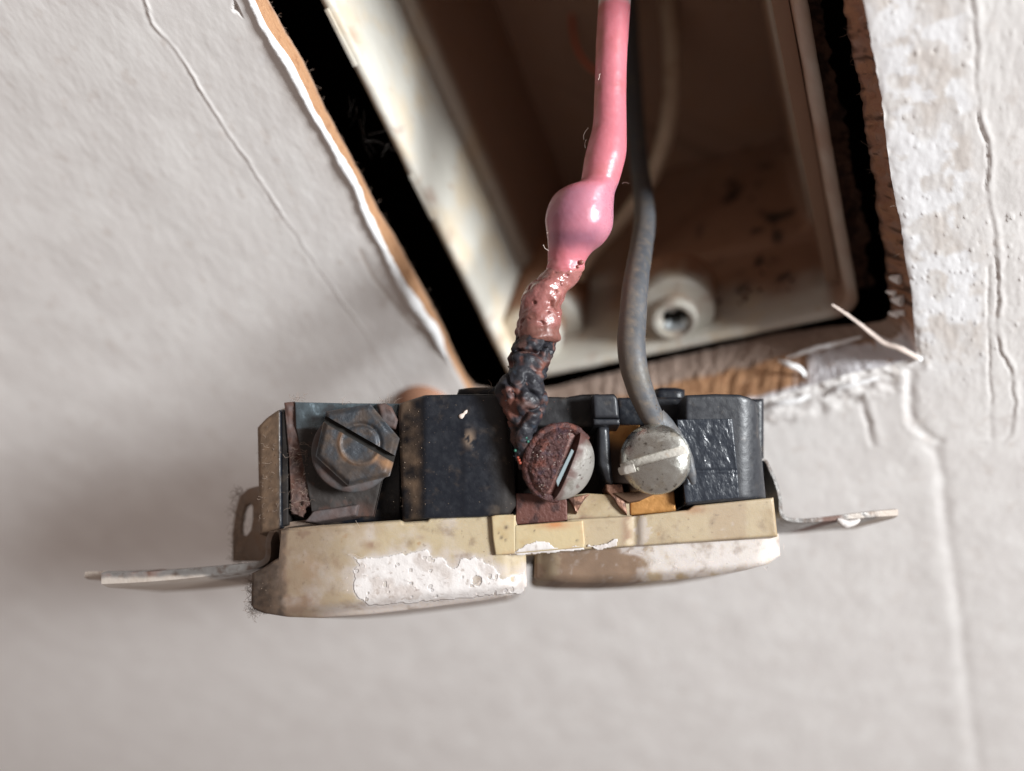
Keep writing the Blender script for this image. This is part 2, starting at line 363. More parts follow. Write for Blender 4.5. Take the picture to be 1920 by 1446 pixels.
# ------------------------------------------------------------------ THE WALL, with its broken opening
wall = bpy.data.objects.new('wall', None); C.objects.link(wall); wall['kind'] = 'structure'; wall['label'] = 'white painted wall board around the rough-cut opening'
prs = [((477, 0), (503, 0), 4), ((500, 50), (531, 50), 4), ((543, 116), (570, 116), 4), ((586, 199), (608, 199), 4), ((643, 299), (661, 299), 4), ((674, 350), (688, 350), 4),
       ((689, 398), (712, 398), 4), ((712, 439), (738, 439), 4), ((756, 528), (786, 528), 4), ((792, 582), (816, 585), 4), ((819, 618), (833, 618), 4),
       ((838, 662), (852, 665), 5), ((862, 707), (872, 703), 6), ((890, 760), (888, 724), 8), ((930, 830), (905, 728), 11), ((966, 872), (940, 738), 12),
       ((1040, 850), (1030, 729), 12), ((1213, 802), (1213, 683), 12), ((1330, 778), (1343, 652), 12), ((1419, 752), (1452, 627), 12), ((1506, 728), (1510, 618), 12),
       ((1600, 700), (1570, 611), 11), ((1680, 683), (1630, 607), 9), ((1722, 672), (1660, 600), 7), ((1718, 640), (1672, 585), 6), ((1714, 601), (1668, 560), 6),
       ((1709, 541), (1664, 530), 6), ((1699, 498), (1659, 484), 6), ((1688, 415), (1645, 397), 6), ((1676, 363), (1640, 350), 6), ((1664, 277), (1628, 277), 6),
       ((1652, 173), (1614, 173), 6), ((1631, 69), (1593, 69), 6), ((1619, 0), (1581, 0), 6)]
fr = [PW(*a) for a, b, t in prs]; bk = [PW(*b, t) for a, b, t in prs]; tt = [t for *_, t in prs]
lab = ['l'] * 13 + ['b'] * 11 + ['r'] * 10
TOP = 17.0
def _v(p, z): q = np.array(p); q[2] = z; return q
q = [(_v(fr[-1], TOP - 3), _v(bk[-1], TOP - 4), 'r'), (_v(fr[-1], TOP) - [3, 0, 0], _v(bk[-1], TOP - 2) - [3, 0, 0], 't'), (_v(fr[0], TOP) + [3, 0, 0], _v(bk[0], TOP - 2) + [3, 0, 0], 't'), (_v(fr[0], TOP - 3), _v(bk[0], TOP - 4), 'l')]
# order: left going down, bottom going right, right going up, top going left
FR = np.array(fr + [x[0] for x in q]); BK = np.array(bk + [x[1] for x in q]); LB = lab + [x[2] for x in q]
FR = np.roll(FR, 1, 0); BK = np.roll(BK, 1, 0); LB = LB[-1:] + LB[:-1]
closed = np.vstack([FR, FR[:1]]); cb = np.vstack([BK, BK[:1]])
sl = np.r_[0, np.cumsum(np.linalg.norm(np.diff(closed, axis=0), axis=1))]
MR = 1250; st_ = np.linspace(0, sl[-1], MR, endpoint=False)
def rsmp(P): return np.stack([np.interp(st_, sl, P[:, k]) for k in range(3)], -1)
F0, B0 = rsmp(closed), rsmp(cb)
seg_i = np.clip(np.searchsorted(sl, st_, 'right') - 1, 0, len(LB) - 1); LBR = np.array([LB[i] for i in seg_i])
wr = {k: np.convolve(np.r_[(LBR == k)[-12:], (LBR == k), (LBR == k)[:12]].astype(float), np.ones(25) / 25, 'same')[12:-12] for k in 'lbrt'}
j2 = np.stack([st_, 0 * st_], -1)
cen = np.array([-25, 0, -45.]); rad = F0 - cen; rad[:, 1] = 0; rad /= np.linalg.norm(rad, axis=1)[:, None]
amp_f = wr['l'] * .12 + wr['b'] * .30 + wr['r'] * .22 + wr['t'] * .3
F0 = F0 + rad * (amp_f * vnoise(j2, .9, 1, 4))[:, None]
amp_b = wr['l'] * .22 + wr['b'] * .45 + wr['r'] * .45 + wr['t'] * .3
B0 = B0 + rad * (amp_b * vnoise(j2, .8, 2, 5))[:, None]
# outer rectangle, radial rings
XO0, XO1, ZO0, ZO1 = -430., 160., -420., 110.
dirn = F0 - cen; tx = np.where(dirn[:, 0] > 0, (XO1 - cen[0]) / dirn[:, 0], (XO0 - cen[0]) / np.where(dirn[:, 0] == 0, 1e-9, dirn[:, 0]))
tz = np.where(dirn[:, 2] > 0, (ZO1 - cen[2]) / np.where(dirn[:, 2] == 0, 1e-9, dirn[:, 2]), (ZO0 - cen[2]) / np.where(dirn[:, 2] == 0, 1e-9, dirn[:, 2]))
OUT = cen + dirn * np.minimum(np.abs(tx), np.abs(tz))[:, None]
Ld = np.linalg.norm(OUT - F0, axis=1)
dist_ = np.concatenate([np.arange(0, 24, .24), 24 + np.cumsum(np.minimum(.24 * 1.02 ** np.arange(400), 1.0))]); dist_ = dist_[dist_ < 150]
frac = np.linspace(0, 1, 14)[1:] ** 1.3
G = []
for d in dist_: G.append(F0 + (OUT - F0) / Ld[:, None] * d)
lastd = dist_[-1]
for f_ in frac: G.append(F0 + (OUT - F0) / Ld[:, None] * (lastd + (Ld[:, None] - lastd) * f_))
G = np.array(G)                                   # rings x MR x 3
G2 = G[..., [0, 2]]
def wp(pts): 
    a = PW(np.array([p[0] for p in pts]), np.array([p[1] for p in pts])); return a[:, [0, 2]]
L1 = wp([(262, -30), (285, 40), (330, 95), (355, 130), (385, 180), (430, 255), (470, 310), (495, 350), (520, 385), (560, 445), (600, 505), (640, 560), (690, 630), (740, 715), (800, 800)])
R1 = wp([(1818, -30), (1827, 52), (1830, 90), (1829, 140), (1833, 221), (1840, 242), (1851, 270), (1853, 311), (1848, 350), (1861, 422), (1864, 461), (1872, 526), (1868, 575), (1864, 610), (1874, 655), (1893, 693), (1902, 754), (1897, 815), (1880, 829), (1857, 829), (1746, 837), (1700, 834)])
R1b = wp([(1853, 500), (1851, 595), (1853, 633), (1855, 716), (1859, 823)])
R2 = wp([(1735, 830), (1752, 855), (1762, 900), (1770, 1000), (1790, 1115), (1805, 1250), (1830, 1446), (1850, 1600)])
A1 = wp([(1692, 700), (1689, 740), (1692, 790), (1708, 808), (1727, 821), (1745, 832)])
A2 = wp([(1612, 740), (1618, 770), (1627, 792), (1638, 834)])
FL = wp([(-40, 960), (120, 1120), (300, 1270), (480, 1446)])
Hh = np.zeros(G2.shape[:-1])
along = vnoise(G2, .35, 5, 2); along2 = vnoise(G2, .28, 6, 4)
hp = lambda d, wdt: np.exp(-(d / wdt) ** 2)
near = (G2[..., 0] > -130) & (G2[..., 0] < 60) & (G2[..., 1] > -260)
def addr(poly, a, wdt, var=.5):
    d = np.full(Hh.shape, 99.); d[near] = seg_dist(G2[near] + .45 * np.stack([vnoise(G2[near], .5, 21, 4), vnoise(G2[near], .5, 22, 4)], -1), poly); return a * np.clip(1 + var * 1.6 * along2, 0, 1.6) * hp(d, wdt)
fade = sstep(-85, -35, G2[..., 1]) * .75 + .25
Hh += addr(L1, .12, .22, .7) * fade
Hh -= addr(L1 - np.array([[.6, 0]]), .03, .3, .5) * fade
Hh -= addr(R1, .085, .16, 1.6); Hh += addr(R1 + np.array([[.5, 0]]), .06, .35, .9); Hh -= addr(R1b, .08, .18, .9)
Hh -= addr(R2 + np.array([[.4, 0]]), .14, .9, .4); Hh += addr(R2 - np.array([[2.4, 0]]), .07, 2.2, .4)
Hh += addr(A1, .07, .45, .8); Hh -= addr(A1 + np.array([[1.3, .3]]), .2, .8, .5); Hh -= addr(A2, .18, .4, .8); Hh += addr(A2 + np.array([[1.0, 0]]), .08, .7)
Hh += addr(FL, .10, 1.2, .3)
# right side: blistered, brushed paint; pits
rt = sstep(8, 13, G2[..., 0]) * sstep(-120, -85, G2[..., 1])
Hh += rt * (.04 * vnoise(G2 * [1.6, .6], 1.0, 31, 3) + .02 * vnoise(G2, 3.2, 33, 3))
pit = vnoise(G2, 2.1, 41, 2); Hh -= rt * .16 * sstep(.58, .8, pit); Hh += rt * .12 * sstep(.58, .85, vnoise(G2, 2.4, 42, 2))
# gentle roller texture everywhere
Hh += .02 * vnoise(G2 * [1.3, .7], .5, 51, 2) + .12 * vnoise(G2, .09, 52, 2)
# broken rim near the opening
dr = np.r_[dist_, np.full(len(frac), 99.)][:, None]
Hh += (wr['b'] * .55 + wr['r'] * .12)[None] * np.exp(-dr / 1.5) * vnoise(G2, .8, 61, 4)
Hh -= (wr['b'] * .5 + wr['l'] * .25 + wr['r'] * .10)[None] * np.exp(-dr / .5)
dent = sdf(G2, wp([(1400, 770), (1520, 735), (1640, 700), (1700, 690), (1690, 730), (1640, 745), (1560, 770), (1440, 800)]))
Hh += np.where(near, sstep(-1.5, 1, dent) * .4 * vnoise(G2, .55, 62, 4), 0)
# a torn chip beside the left edge
chip = sdf(G2, wp([(440, 2), (452, 30), (446, 22), (436, 20)])); Hh -= .5 * sstep(-.15, .15, chip)
chl = seg_dist(G2, wp([(676, 470), (700, 520), (740, 570), (770, 610), (800, 625), (830, 670)])); Hh -= np.where(near, .07 * hp(chl, .6), 0)
G[..., 1] = -Hh
G[0, :, 1] = np.minimum(G[0, :, 1], .15)
bare = rt * sstep(-.02, .22, vnoise(G2, .40, 71, 6) + .35 * sstep(17, 12, G2[..., 0])) * sstep(21.5, 19.5, G2[..., 0] + along) * sstep(-100, -80, G2[..., 1])
bare = np.maximum(bare, .8 * sstep(.25, .5, vnoise(G2, .35, 72, 4)) * wr['l'][None] * np.exp(-(dr / 5)))
grime = .75 * sstep(0, .25, chip) + .55 * hp(chl, .35) * near
grime = np.maximum(grime, .5 * sstep(.45, .62, vnoise(G2, .8, 73, 4)) * (dent > -1))
nr = G.shape[0]
Fw = grid_faces(nr, MR); ii = np.arange(nr - 1); extra = np.stack([ii * MR + MR - 1, (ii + 1) * MR + MR - 1, (ii + 1) * MR, ii * MR], -1)
Fw = np.vstack([Fw, extra])[:, ::-1]
mesh('painted_face', G.reshape(-1, 3), Fw, 'paint', wall, 80, {'bare': bare, 'grime': grime, 'beige': np.clip(rt * (1 - bare) * sstep(-.25, .35, vnoise(G2 * [1, .8], .55, 75, 6)) * sstep(21.5, 19.5, G2[..., 0] + along) * sstep(-95, -85, G2[..., 1]) * .6 + (wr['l'] * .35)[None] * np.exp(-(dr / 4) ** 2), 0, 1)}, kind='structure')
# the cut edge of the board, front rim to back rim, then the back of the board
NT = 26; tq = np.linspace(0, 1, NT)[:, None, None]
start = G[0].copy(); E = start[None] * (1 - tq) + B0[None] * tq
s2 = np.stack(np.broadcast_arrays(st_[None, :], tq[..., 0] * 9.0), -1)
sw = wr['r'][None] * (.8 * vnoise(s2 * [.75, .22], 1.0, 81, 2) + .22 * np.abs(vnoise(s2 * [2.2, .5], 1, 82, 3))) + wr['b'][None] * (.35 * vnoise(s2, .6, 83, 5) + .45 * sstep(.5,.6,tq[..., 0]) * vnoise(s2, 1.5, 90, 3)) + wr['l'][None] * .16 * vnoise(s2, 1.5, 84, 4)
env = np.sin(np.pi * np.clip(tq[..., 0], 0, 1)) ** .5
ctr = np.array([-25, 0, -45.]); inward = -(rad)
E = E + inward[None] * (sw * np.clip(env, .25, 1))[..., None]; E[0] = start
E[1] = E[1] * .4 + (start * (1 - tq[1, 0]) + B0 * tq[1, 0]) * .6
tqq = tq[..., 0]
stp = st_[None, :]
grey = wr['r'][None] * .8 * sstep(.0, .35, vnoise(s2 * [.8, .3], 1.0, 101, 3)) + wr['b'][None] * sstep(.56, .62, tqq + .07 * vnoise(s2, .5, 85, 3)) + .5 * wr['l'][None] * sstep(.8, 1, tqq)
pxs = np.interp(st_, np.array([sl[i] for i in range(len(FR))]), np.r_[[470], [p[0][0] for p in prs], [1619, 1619, 477]][:len(FR)])
torn = wr['b'][None] * sstep(1485, 1530, pxs + 20 * vnoise(j2, .6, 3, 2))[None] * sstep(.62, .54, tqq + .1 * vnoise(s2, .6, 86, 4)) * sstep(-.62, -.40, vnoise(s2, .5, 87, 4))
torn = np.maximum(torn, wr['b'][None] * sstep(.10, .03, tqq + .06 * vnoise(s2, .7, 88, 3)))
torn = np.maximum(torn, wr['r'][None] * sstep(.45, .62, vnoise(s2, .45, 89, 3)) * .35)
rustm = wr['r'][None] * np.clip(.62 + .5 * vnoise(s2 * [.9, .3], 1.0, 91, 4), 0, 1)
BB = [B0 + rad * k for k in (6., 30., 80.)]
V = np.concatenate([E, np.array(BB)], 0); nr2 = V.shape[0]
padz = lambda a: np.concatenate([np.broadcast_to(a, (NT, MR)), np.zeros((3, MR))], 0)
Fe = grid_faces(nr2, MR); ii = np.arange(nr2 - 1); extra = np.stack([ii * MR + MR - 1, (ii + 1) * MR + MR - 1, (ii + 1) * MR, ii * MR], -1)
mesh('board_edge', V.reshape(-1, 3), np.vstack([Fe, extra]), 'board', wall, 80, {'grey': padz(grey), 'white': padz(torn), 'rust': padz(rustm), 'groove_shade': padz(wr['r'][None] * np.clip(sstep(.12, .34, vnoise(s2 * [1.0, .12] + [[0, 0]], 1.0, 111, 4)) * .9 + .7 * sstep(.75, 1, tqq), 0, 1))}, kind='structure')  # shading of the cut grooves on the right edge put into the colour
# bead of thick paint along the left edge of the opening
li = np.where(wr['l'] > .6)[0]; li = li[(F0[li, 2] < 4) & (F0[li, 2] > -72)]
# keep one continuous run
Pl = F0[li] + np.array([-.38, -.12, 0]); Pl[:, 0] += .18 * vnoise(j2[li], .25, 4, 3)
rl = .55 + .30 * vnoise(j2[li], .35, 6, 3) + .15 * vnoise(j2[li], 1.2, 7, 2) + .35 * np.exp(-((Pl[:, 2] + 58) / 7) ** 2)
order = np.argsort(-Pl[:, 2]); Pl = Pl[order]; rl = np.clip(rl[order] * sstep(-72, -66, Pl[:, 2]), .05, 2)
tube('paint_bead', Pl[::2], rl[::2], 'lip', wall, 14, disp=lambda b, u, th: .10 * vnoise(b, 1.3, 5, 3), flat=.6)
# torn curls and splinters of paint and paper at the lower right corner
def strip(name, pts, ww, m, par, zoff=0, n=40, **kw):
    P = []
    for (x, y, d) in pts: P.append(PW(x, y, d))
    P = catmull(P, n); r = np.interp(np.linspace(0, 1, n), np.linspace(0, 1, len(ww)), ww)
    return tube(name, P, r, m, par, 10, disp=lambda b, u, th: .12 * vnoise(b, 1.6, 8, 3), flat=.5, **kw)
strip('torn_splinter', [(1560, 571, 0), (1598, 597, 1), (1640, 630, 1.5), (1660, 645, 1), (1690, 655, .2), (1725, 674, -.2)], (.12, .22, .30, .36, .4, .3), 'lintw', wall)
strip('torn_splinter', [(1640, 627, 4), (1665, 640, 2.2), (1690, 652, 1), (1728, 676, -.3)], (.1, .35, .6, .4), 'lip', wall)
strip('paint_curl', [(1459, 676, 5), (1480, 684, 3.5), (1500, 692, 3), (1511, 708, 2.2), (1516, 732, .2)], (.12, .45, .4, .3, .35), 'lip', wall)
strip('paint_curl', [(1475, 672, 6), (1520, 656, 5.5), (1565, 645, 5.5), (1615, 632, 5.5)], (.15, .35, .4, .2), 'lip', wall)
strip('paint_curl', [(1545, 745, -.1), (1570, 730, -.5), (1600, 722, -.6), (1650, 708, -.3)], (.2, .45, .5, .2), 'lip', wall)
strip('paint_curl', [(1430, 770, -.2), (1460, 757, -.5), (1490, 752, -.6), (1520, 742, -.2)], (.2, .5, .5, .2), 'lip', wall)
for (x, y, s) in [(1676, 522, 1.1), (1666, 548, .6), (1680, 562, 1.3), (1672, 588, .8), (1684, 585, .7)]:
    P = [PW(x + 12, y + 2, 2), PW(x, y, 2.6), PW(x - 7 * s, y - 2, 3)]
    tube('paper_tooth', catmull(P, 10), np.linspace(.75, .22, 10) * s, 'lip', wall, 8)
# fibres standing off the cut edges
hl = []
for i in rng.choice(np.where((wr['l'] > .5) & (F0[:, 2] > -85))[0], 220): hl.append(fibre(B0[i], .15 + rng.rand() ** 3 * 1.1, 4, .9, inward[i] * .6))
for i in rng.choice(np.where(wr['r'] > .5)[0], 130):
    t_ = rng.rand(); hl.append(fibre(F0[i] * (1 - t_) + B0[i] * t_, .5 + rng.rand() * 1.0, 4, .8, inward[i]))
for i in rng.choice(np.where(wr['b'] > .5)[0], 130):
    t_ = rng.rand(); hl.append(fibre(F0[i] * (1 - t_) + B0[i] * t_, .5 + rng.rand() * 1.2, 4, .9, inward[i] + [0, -.6, 0]))
hairs('edge_fibres', hl, 'lint', wall, .022)
# ragged dark backing paper hanging in the gap on the right
na, nb = 150, 16; ta = np.linspace(0, 1, na)[:, None]; tb_ = np.linspace(0, 1, nb)[None, :]
lx = np.interp(ta, [0, .25, .5, .78, 1], [1490, 1512, 1553, 1579, 1600]); rx = np.interp(ta, [0, .25, .5, .78, 1], [1526, 1545, 1588, 1612, 1640]); yy = np.interp(ta, [0, .25, .5, .78, 1], [-60, 60, 244, 375, 540])
rx = rx + 14 * vnoise(np.stack([ta * 40, ta * 0], -1)[:, 0], 1, 3, 4)[:, None]
XX = lx + (rx - lx) * tb_; YY = yy + 0 * tb_
PP = PW(XX, YY, 17 + 3 * vnoise(np.stack([XX, YY], -1), .03, 5, 4)); mesh('torn_backing', PP.reshape(-1, 3), grid_faces(na, nb), 'backing', wall, 80, kind='structure')
# closed cavity behind the board, its darkness painted on as near-black
def boxmesh(name, x0, x1, y0, y1, z0, z1, m, parent, open_front=False):
    V = np.array([(x, y, z) for x in (x0, x1) for y in (y0, y1) for z in (z0, z1)], float)
    Fc = [(0, 1, 3, 2), (4, 6, 7, 5), (0, 2, 6, 4), (1, 5, 7, 3), (2, 3, 7, 6)] + ([] if open_front else [(0, 4, 5, 1)])
    return mesh(name, V, Fc, m, parent, 0)
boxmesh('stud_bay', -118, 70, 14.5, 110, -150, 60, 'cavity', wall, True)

# cobweb strands in the gap at the left
hw = []
for k in range(12):
    a = PW(600 + rng.rand() * 70 + k * 6, 150 + rng.rand() * 150 + k * 5, 5 + rng.rand() * 3)
    hw.append(fibre(a, 3 + rng.rand() * 6, 9, .25, [rng.rand() - .5, .2, -1 + rng.rand()]))
web = hairs('cobweb', hw, 'web', None, .011); web['label'] = 'thin grey cobweb strands hanging in the black gap left of the box'; web['category'] = 'cobweb'

# ------------------------------------------------------------------ THE ELECTRICAL BOX
BX0, BX1, BZ0, BZ1, BY = -58.0, 5.0, -86.3, 12.0, 10.5
bxo = empty('electrical_box', (-26.5, 40, -86), 'cream plastic electrical box recessed behind the broken wall opening', 'electrical box')
def rrect(inset, rc, y, n=14, bow=0):
    x0, x1, z0, z1 = BX0 + inset, BX1 - inset, BZ0 + inset, BZ1 - inset; P = []
    for cx, cz, a0 in ((x0 + rc, z0 + rc, 180), (x1 - rc, z0 + rc, 270), (x1 - rc, z1 - rc, 0), (x0 + rc, z1 - rc, 90)):
        for k in range(n): a = math.radians(a0 + 90 * k / (n - 1)); P.append((cx + rc * math.cos(a), y, cz + rc * math.sin(a)))
    P = np.array(P); out = []
    for a, b in zip(P, np.roll(P, -1, 0)):              # subdivide the long sides
        L_ = np.linalg.norm(b - a); k = max(1, int(L_ / 1.0))
        for t in range(k): out.append(a + (b - a) * t / k)
    return np.array(out)
prof = [(.2, 60, 3.4), (0.0, 14, 3.6), (0, BY + .4, 3.6), (.35, BY, 3.4), (1.0, BY - .05, 3.0), (1.6, BY + .15, 2.8), (1.9, BY + .8, 2.6), (2.0, BY + 3, 2.6), (2.4, BY + 14, 2.6), (2.7, BY + 19.5, 2.6),
        (3.0, BY + 21.5, 2.6), (4.4, BY + 22.3, 2.6), (4.8, BY + 23.4, 2.6), (5.1, BY + 26, 2.6), (5.6, 50, 2.8), (6.2, 72, 3.0)]
ref = None; rows = []
NB = 340
for (ins, y, rc) in prof:
    P = rrect(ins, rc, y); Pc = np.vstack([P, P[:1]]); s = np.r_[0, np.cumsum(np.linalg.norm(np.diff(Pc, axis=0), axis=1))]
    tt_ = np.linspace(0, s[-1], NB, endpoint=False); rows.append(np.stack([np.interp(tt_, s, Pc[:, k]) for k in range(3)], -1))
rows = np.array(rows)
# insert extra rows between for noise
RR = [rows[0]]
for a, b in zip(rows[:-1], rows[1:]):
    L_ = np.abs(b - a).max(); k = max(1, int(L_ / 1.2))
    for t in range(1, k + 1): RR.append(a + (b - a) * t / k)
RR = np.array(RR)
RR[..., 0] += .12 * vnoise(RR, .25, 91, 3); RR[..., 2] += .12 * vnoise(RR, .25, 92, 3)
n0, n1 = RR.shape[:2]
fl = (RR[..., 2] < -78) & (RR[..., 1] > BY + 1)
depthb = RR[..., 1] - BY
dirt_dark = sstep(3, 16, depthb + 7 * vnoise(RR, .12, 93, 4)) * sstep(-77, -81, RR[..., 2]) * sstep(-48, -34, RR[..., 0]) * .95
dirt_dark = np.maximum(dirt_dark, sstep(20, 26, depthb) * .85)
dirt_dark = np.maximum(dirt_dark, .85 * sstep(-.5, 2.0, RR[..., 0]) * sstep(-5, 3, depthb + 3 * vnoise(RR, .3, 94, 3)))  # right strip browned: the shade it lies in is painted here
dirt_dark = np.maximum(dirt_dark, .5 * sstep(.1, .5, vnoise(RR, .4, 95, 4)) * (depthb < 2))
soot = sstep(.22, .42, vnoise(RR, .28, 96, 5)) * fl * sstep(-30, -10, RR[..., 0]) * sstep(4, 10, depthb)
Fb = grid_faces(n0, n1); ii = np.arange(n0 - 1)
Fb = np.vstack([Fb, np.stack([ii * n1 + n1 - 1, (ii + 1) * n1 + n1 - 1, (ii + 1) * n1, ii * n1], -1)])
FbL = list(map(tuple, Fb)) + [tuple(np.arange(n1) + (n0 - 1) * n1)]
mesh('shell', RR.reshape(-1, 3), FbL, 'shell', bxo, 50, {'dirt_dark': dirt_dark, 'soot': soot})
# screw bosses
def boss(name, cx, cz, r, y0, y1, hole, rimy=0):
    th = np.linspace(0, 2 * np.pi, 56, endpoint=False); rings = []
    prof_ = [(r * 1.02, y1), (r * 1.01, y0 + 8), (r * 1.005, y0 + 4), (r, y0 + 2), (r, y0 + .7), (r - .25, y0 + .15), (r - .8, y0)]
    if hole: prof_ += [(hole + 1.5, y0), (hole + 1.3, y0 + .45), (hole + .5, y0 + .5), (hole + .15, y0 + .8), (hole, y0 + 1.6), (hole * .95, y0 + 14)]
    else: prof_ += [(r * .5, y0 - .1), (.1, y0 - .1)]
    for (q_, y) in prof_: rings.append(np.stack([cx + q_ * np.cos(th), np.full(56, y), cz + q_ * np.sin(th)], -1))
    R_ = np.array(rings); k = len(rings); Fq = grid_faces(k, 56); i_ = np.arange(k - 1)
    Fq = np.vstack([Fq, np.stack([i_ * 56 + 55, (i_ + 1) * 56 + 55, (i_ + 1) * 56, i_ * 56], -1)])
    R_ = R_ + .05 * vnoise(R_, .8, 97, 3)[..., None]
    return mesh(name, R_.reshape(-1, 3), list(map(tuple, Fq)), 'shell', bxo, 50, {'dirt_dark': np.clip(.35 * sstep(.1, .5, vnoise(R_, .5, 98, 3)) + 1.2 * sstep(y0 + 1.0, y0 + 5, R_[..., 1] + 2 * vnoise(R_, .3, 99, 3)), 0, 1)})
bs = PW(1268, 606, BY + .2)
b1 = boss('screw_boss', bs[0] - .2, bs[2] + .2, 3.9, BY + .3, BY + 12, 2.25)
boss('screw_boss', bs[0] - .2, bs[2] + .2, 6.9, BY + 3.2, BY + 12, 0)
boss('corner_rib', -52.5, -79.5, 6.0, BY + 3.2, 60, 0)
boss('corner_rib', -51.0, -81.0, 7.6, BY + 9, 60, 0)
_t = np.linspace(0, 2 * np.pi, 24, endpoint=False); mesh('hole_shade_disc', np.array([[bs[0] - .2 + 2.3 * math.cos(t), BY + 2.4, bs[2] + .2 + 2.3 * math.sin(t)] for t in _t]), [tuple(range(24))], 'hole', b1, 0)  # black disc painting the shade inside the hole
# the zinc clip in the boss hole, cut so the hole reads heart-shaped
th = np.linspace(math.radians(200), math.radians(340), 22); hp_ = []
c0 = np.array([bs[0] - .2, BY + .9, bs[2] + .2])
V = []; 
for t in th:
    for (rr, yy) in ((2.2, -.25), (2.2 - 1.25 * abs(math.sin((t - math.radians(200)) / math.radians(140) * math.pi)) ** .7, 0), (.9 + .4 * abs(math.cos(t)), 1.6)):
        V.append(c0 + [rr * math.cos(t), yy + .12 * rng.rand(), rr * math.sin(t)])
mesh('zinc_clip', V, grid_faces(len(th), 3), 'metal_clip', b1, 60)
V = [];th = np.linspace(math.radians(60), math.radians(120), 9)
for t in th:
    k = math.sin((t - math.radians(60)) / math.radians(60) * math.pi)
    for (rr, yy) in ((2.25, .3), (2.2 - .75 * k, .5), (2.1 - .6 * k, 1.6)): V.append(c0 + [rr * math.cos(t), yy, rr * math.sin(t)])
mesh('zinc_clip', V, grid_faces(len(th), 3), 'metal_clip', b1, 60)
# raised slots on the left lip
def box_on(name, p0, ax, L_, wd, ht, m, par):
    ax = np.asarray(ax, float); o_ = p0
    V = np.array([o_ + ax * a * L_ + np.array([b * wd, c * ht, 0]) for a in (0, 1) for b in (-.5, .5) for c in (0, -1)])
    return mesh(name, V, [(0, 1, 3, 2), (4, 6, 7, 5), (0, 4, 5, 1), (2, 3, 7, 6), (1, 5, 7, 3), (0, 2, 6, 4)], m, par, 0)
for (px_, py_) in ((627, 10), (795, 318)):
    p = PW(px_, py_, BY); box_on('lip_tab', np.array([BX0 + .55, BY, p[2]]), (0, 0, -1), 8.5, .5, .45, 'shell', bxo)
# a rib down the back corner on the right
boxmesh('inner_rib', BX1 - 4.3, BX1 - 2.2, BY + 4, 60, BZ0 + 5, BZ1 - 4, 'shell_shade', bxo)
# litter lying on the floor of the box
pts = []; 
for k in range(90):
    x = -30 + rng.rand() * 26; y = BY + 6 + rng.rand() * 28; pts.append((x, y, BZ0 + 2.6 + (y - BY) * .045 + .1))
grains('box_litter', pts, .12 + .45 * rng.rand(90) ** 2, 'scorch', bxo)

# ------------------------------------------------------------------ WIRES
def lerpm(a, b, x): return sstep(a, b, x)
# white wire, far back in the box
ww_ = empty('white_wire', PZ(1255, 0, 160), 'blurred off-white wire hanging deep in the box behind the grey wire', 'wire')
P, r, s = wirepath([(1235, -160, 172, 30), (1248, -60, 166, 32), (1253, 20, 162, 33), (1260, 100, 158, 33), (1258, 190, 156, 33), (1246, 265, 156, 32), (1222, 330, 157, 30), (1188, 385, 158, 28), (1150, 432, 158, 27), (1115, 472, 157, 26), (1085, 520, 155, 24)], 90)
tube('insulation', P, r, 'whitew', ww_, 18)
# red-brown loop of wire
rw = empty('brown_wire', PZ(1090, 60, 165), 'thin red-brown wire loop in the dark of the box left of the pink wire', 'wire')
P, r, s = wirepath([(1110, -120, 175, 9), (1080, -40, 172, 9), (1072, 30, 168, 9), (1080, 85, 166, 9), (1105, 125, 165, 9), (1150, 150, 165, 9), (1190, 170, 166, 8)], 60)
tube('insulation', P, r, 'copper', rw, 10)
# grey wire
gw = empty('grey_wire', PZ(1200, 600, 104), 'dusty grey insulated wire bent down to the silver screw', 'wire')
gspec = [(1150, -230, 168, 34), (1166, -100, 164, 34), (1178, 0, 160, 35), (1184, 110, 154, 36), (1190, 220, 147, 38), (1198, 310, 139, 40), (1206, 375, 130, 43), (1207, 425, 122, 47), (1199, 480, 114, 52), (1190, 540, 108.5, 57), (1185, 600, 106, 60), (1183, 650, 104, 61),
         (1190, 700, 103.2, 60), (1205, 745, 103.6, 58), (1224, 785, 104.6, 54), (1244, 815, 105.0, 44)]
gspec = [(a_ + 1, b_, c_, d_ * .86) for a_, b_, c_, d_ in gspec]
P, r, s = wirepath(gspec, 200)
ang = np.gradient(s[:, 0]) / np.hypot(np.gradient(s[:, 0]), np.gradient(s[:, 1])); r = r * np.sqrt(1 - ang ** 2 * .8)
def gdust(V, u): 
    side = -((V - P[:, None]) @ CAMR) / r[:, None]
    return np.clip(.55 * sstep(-.4, .7, side + .6 * vnoise(V, 1.2, 3, 3)) + .35 * sstep(.0, .5, vnoise(V, 2.2, 4, 4)), 0, 1) * sstep(.3, .55, u)
tube('insulation', P, r, 'greyw', gw, 32, disp=lambda b, u, th: .06 * vnoise(b, .5, 2, 3), attrs={'dusty': gdust})
P2, r2, s2_ = wirepath([(1226, 786, 104.6, 50), (1248, 808, 104.5, 46), (1266, 828, 103.9, 38), (1279, 848, 103.4, 32), (1289, 870, 103.2, 26), (1296, 890, 103.2, 19), (1301, 908, 103.3, 8)], 60)
tube('bared_end', P2, r2, 'greyw', gw, 16, disp=lambda b, u, th: .07 * vnoise(b, 1.4, 2, 3), flat=.6, attrs={'dusty': lambda V, u: .05 + .3 * vnoise(V, 1.5, 5, 3)})
sp = []; ssz = []
for k in range(420):
    i = int(rng.randint(95, 195)); a = rng.rand() * math.pi * 1.1 + .2
    sp.append(P[i] + (-CAMR * math.cos(a) - CAMF * math.sin(a)) * (r[i] + .02)); ssz.append(.03 + .07 * rng.rand() ** 3)
grains('dust_specks', sp, ssz, 'speck', gw)
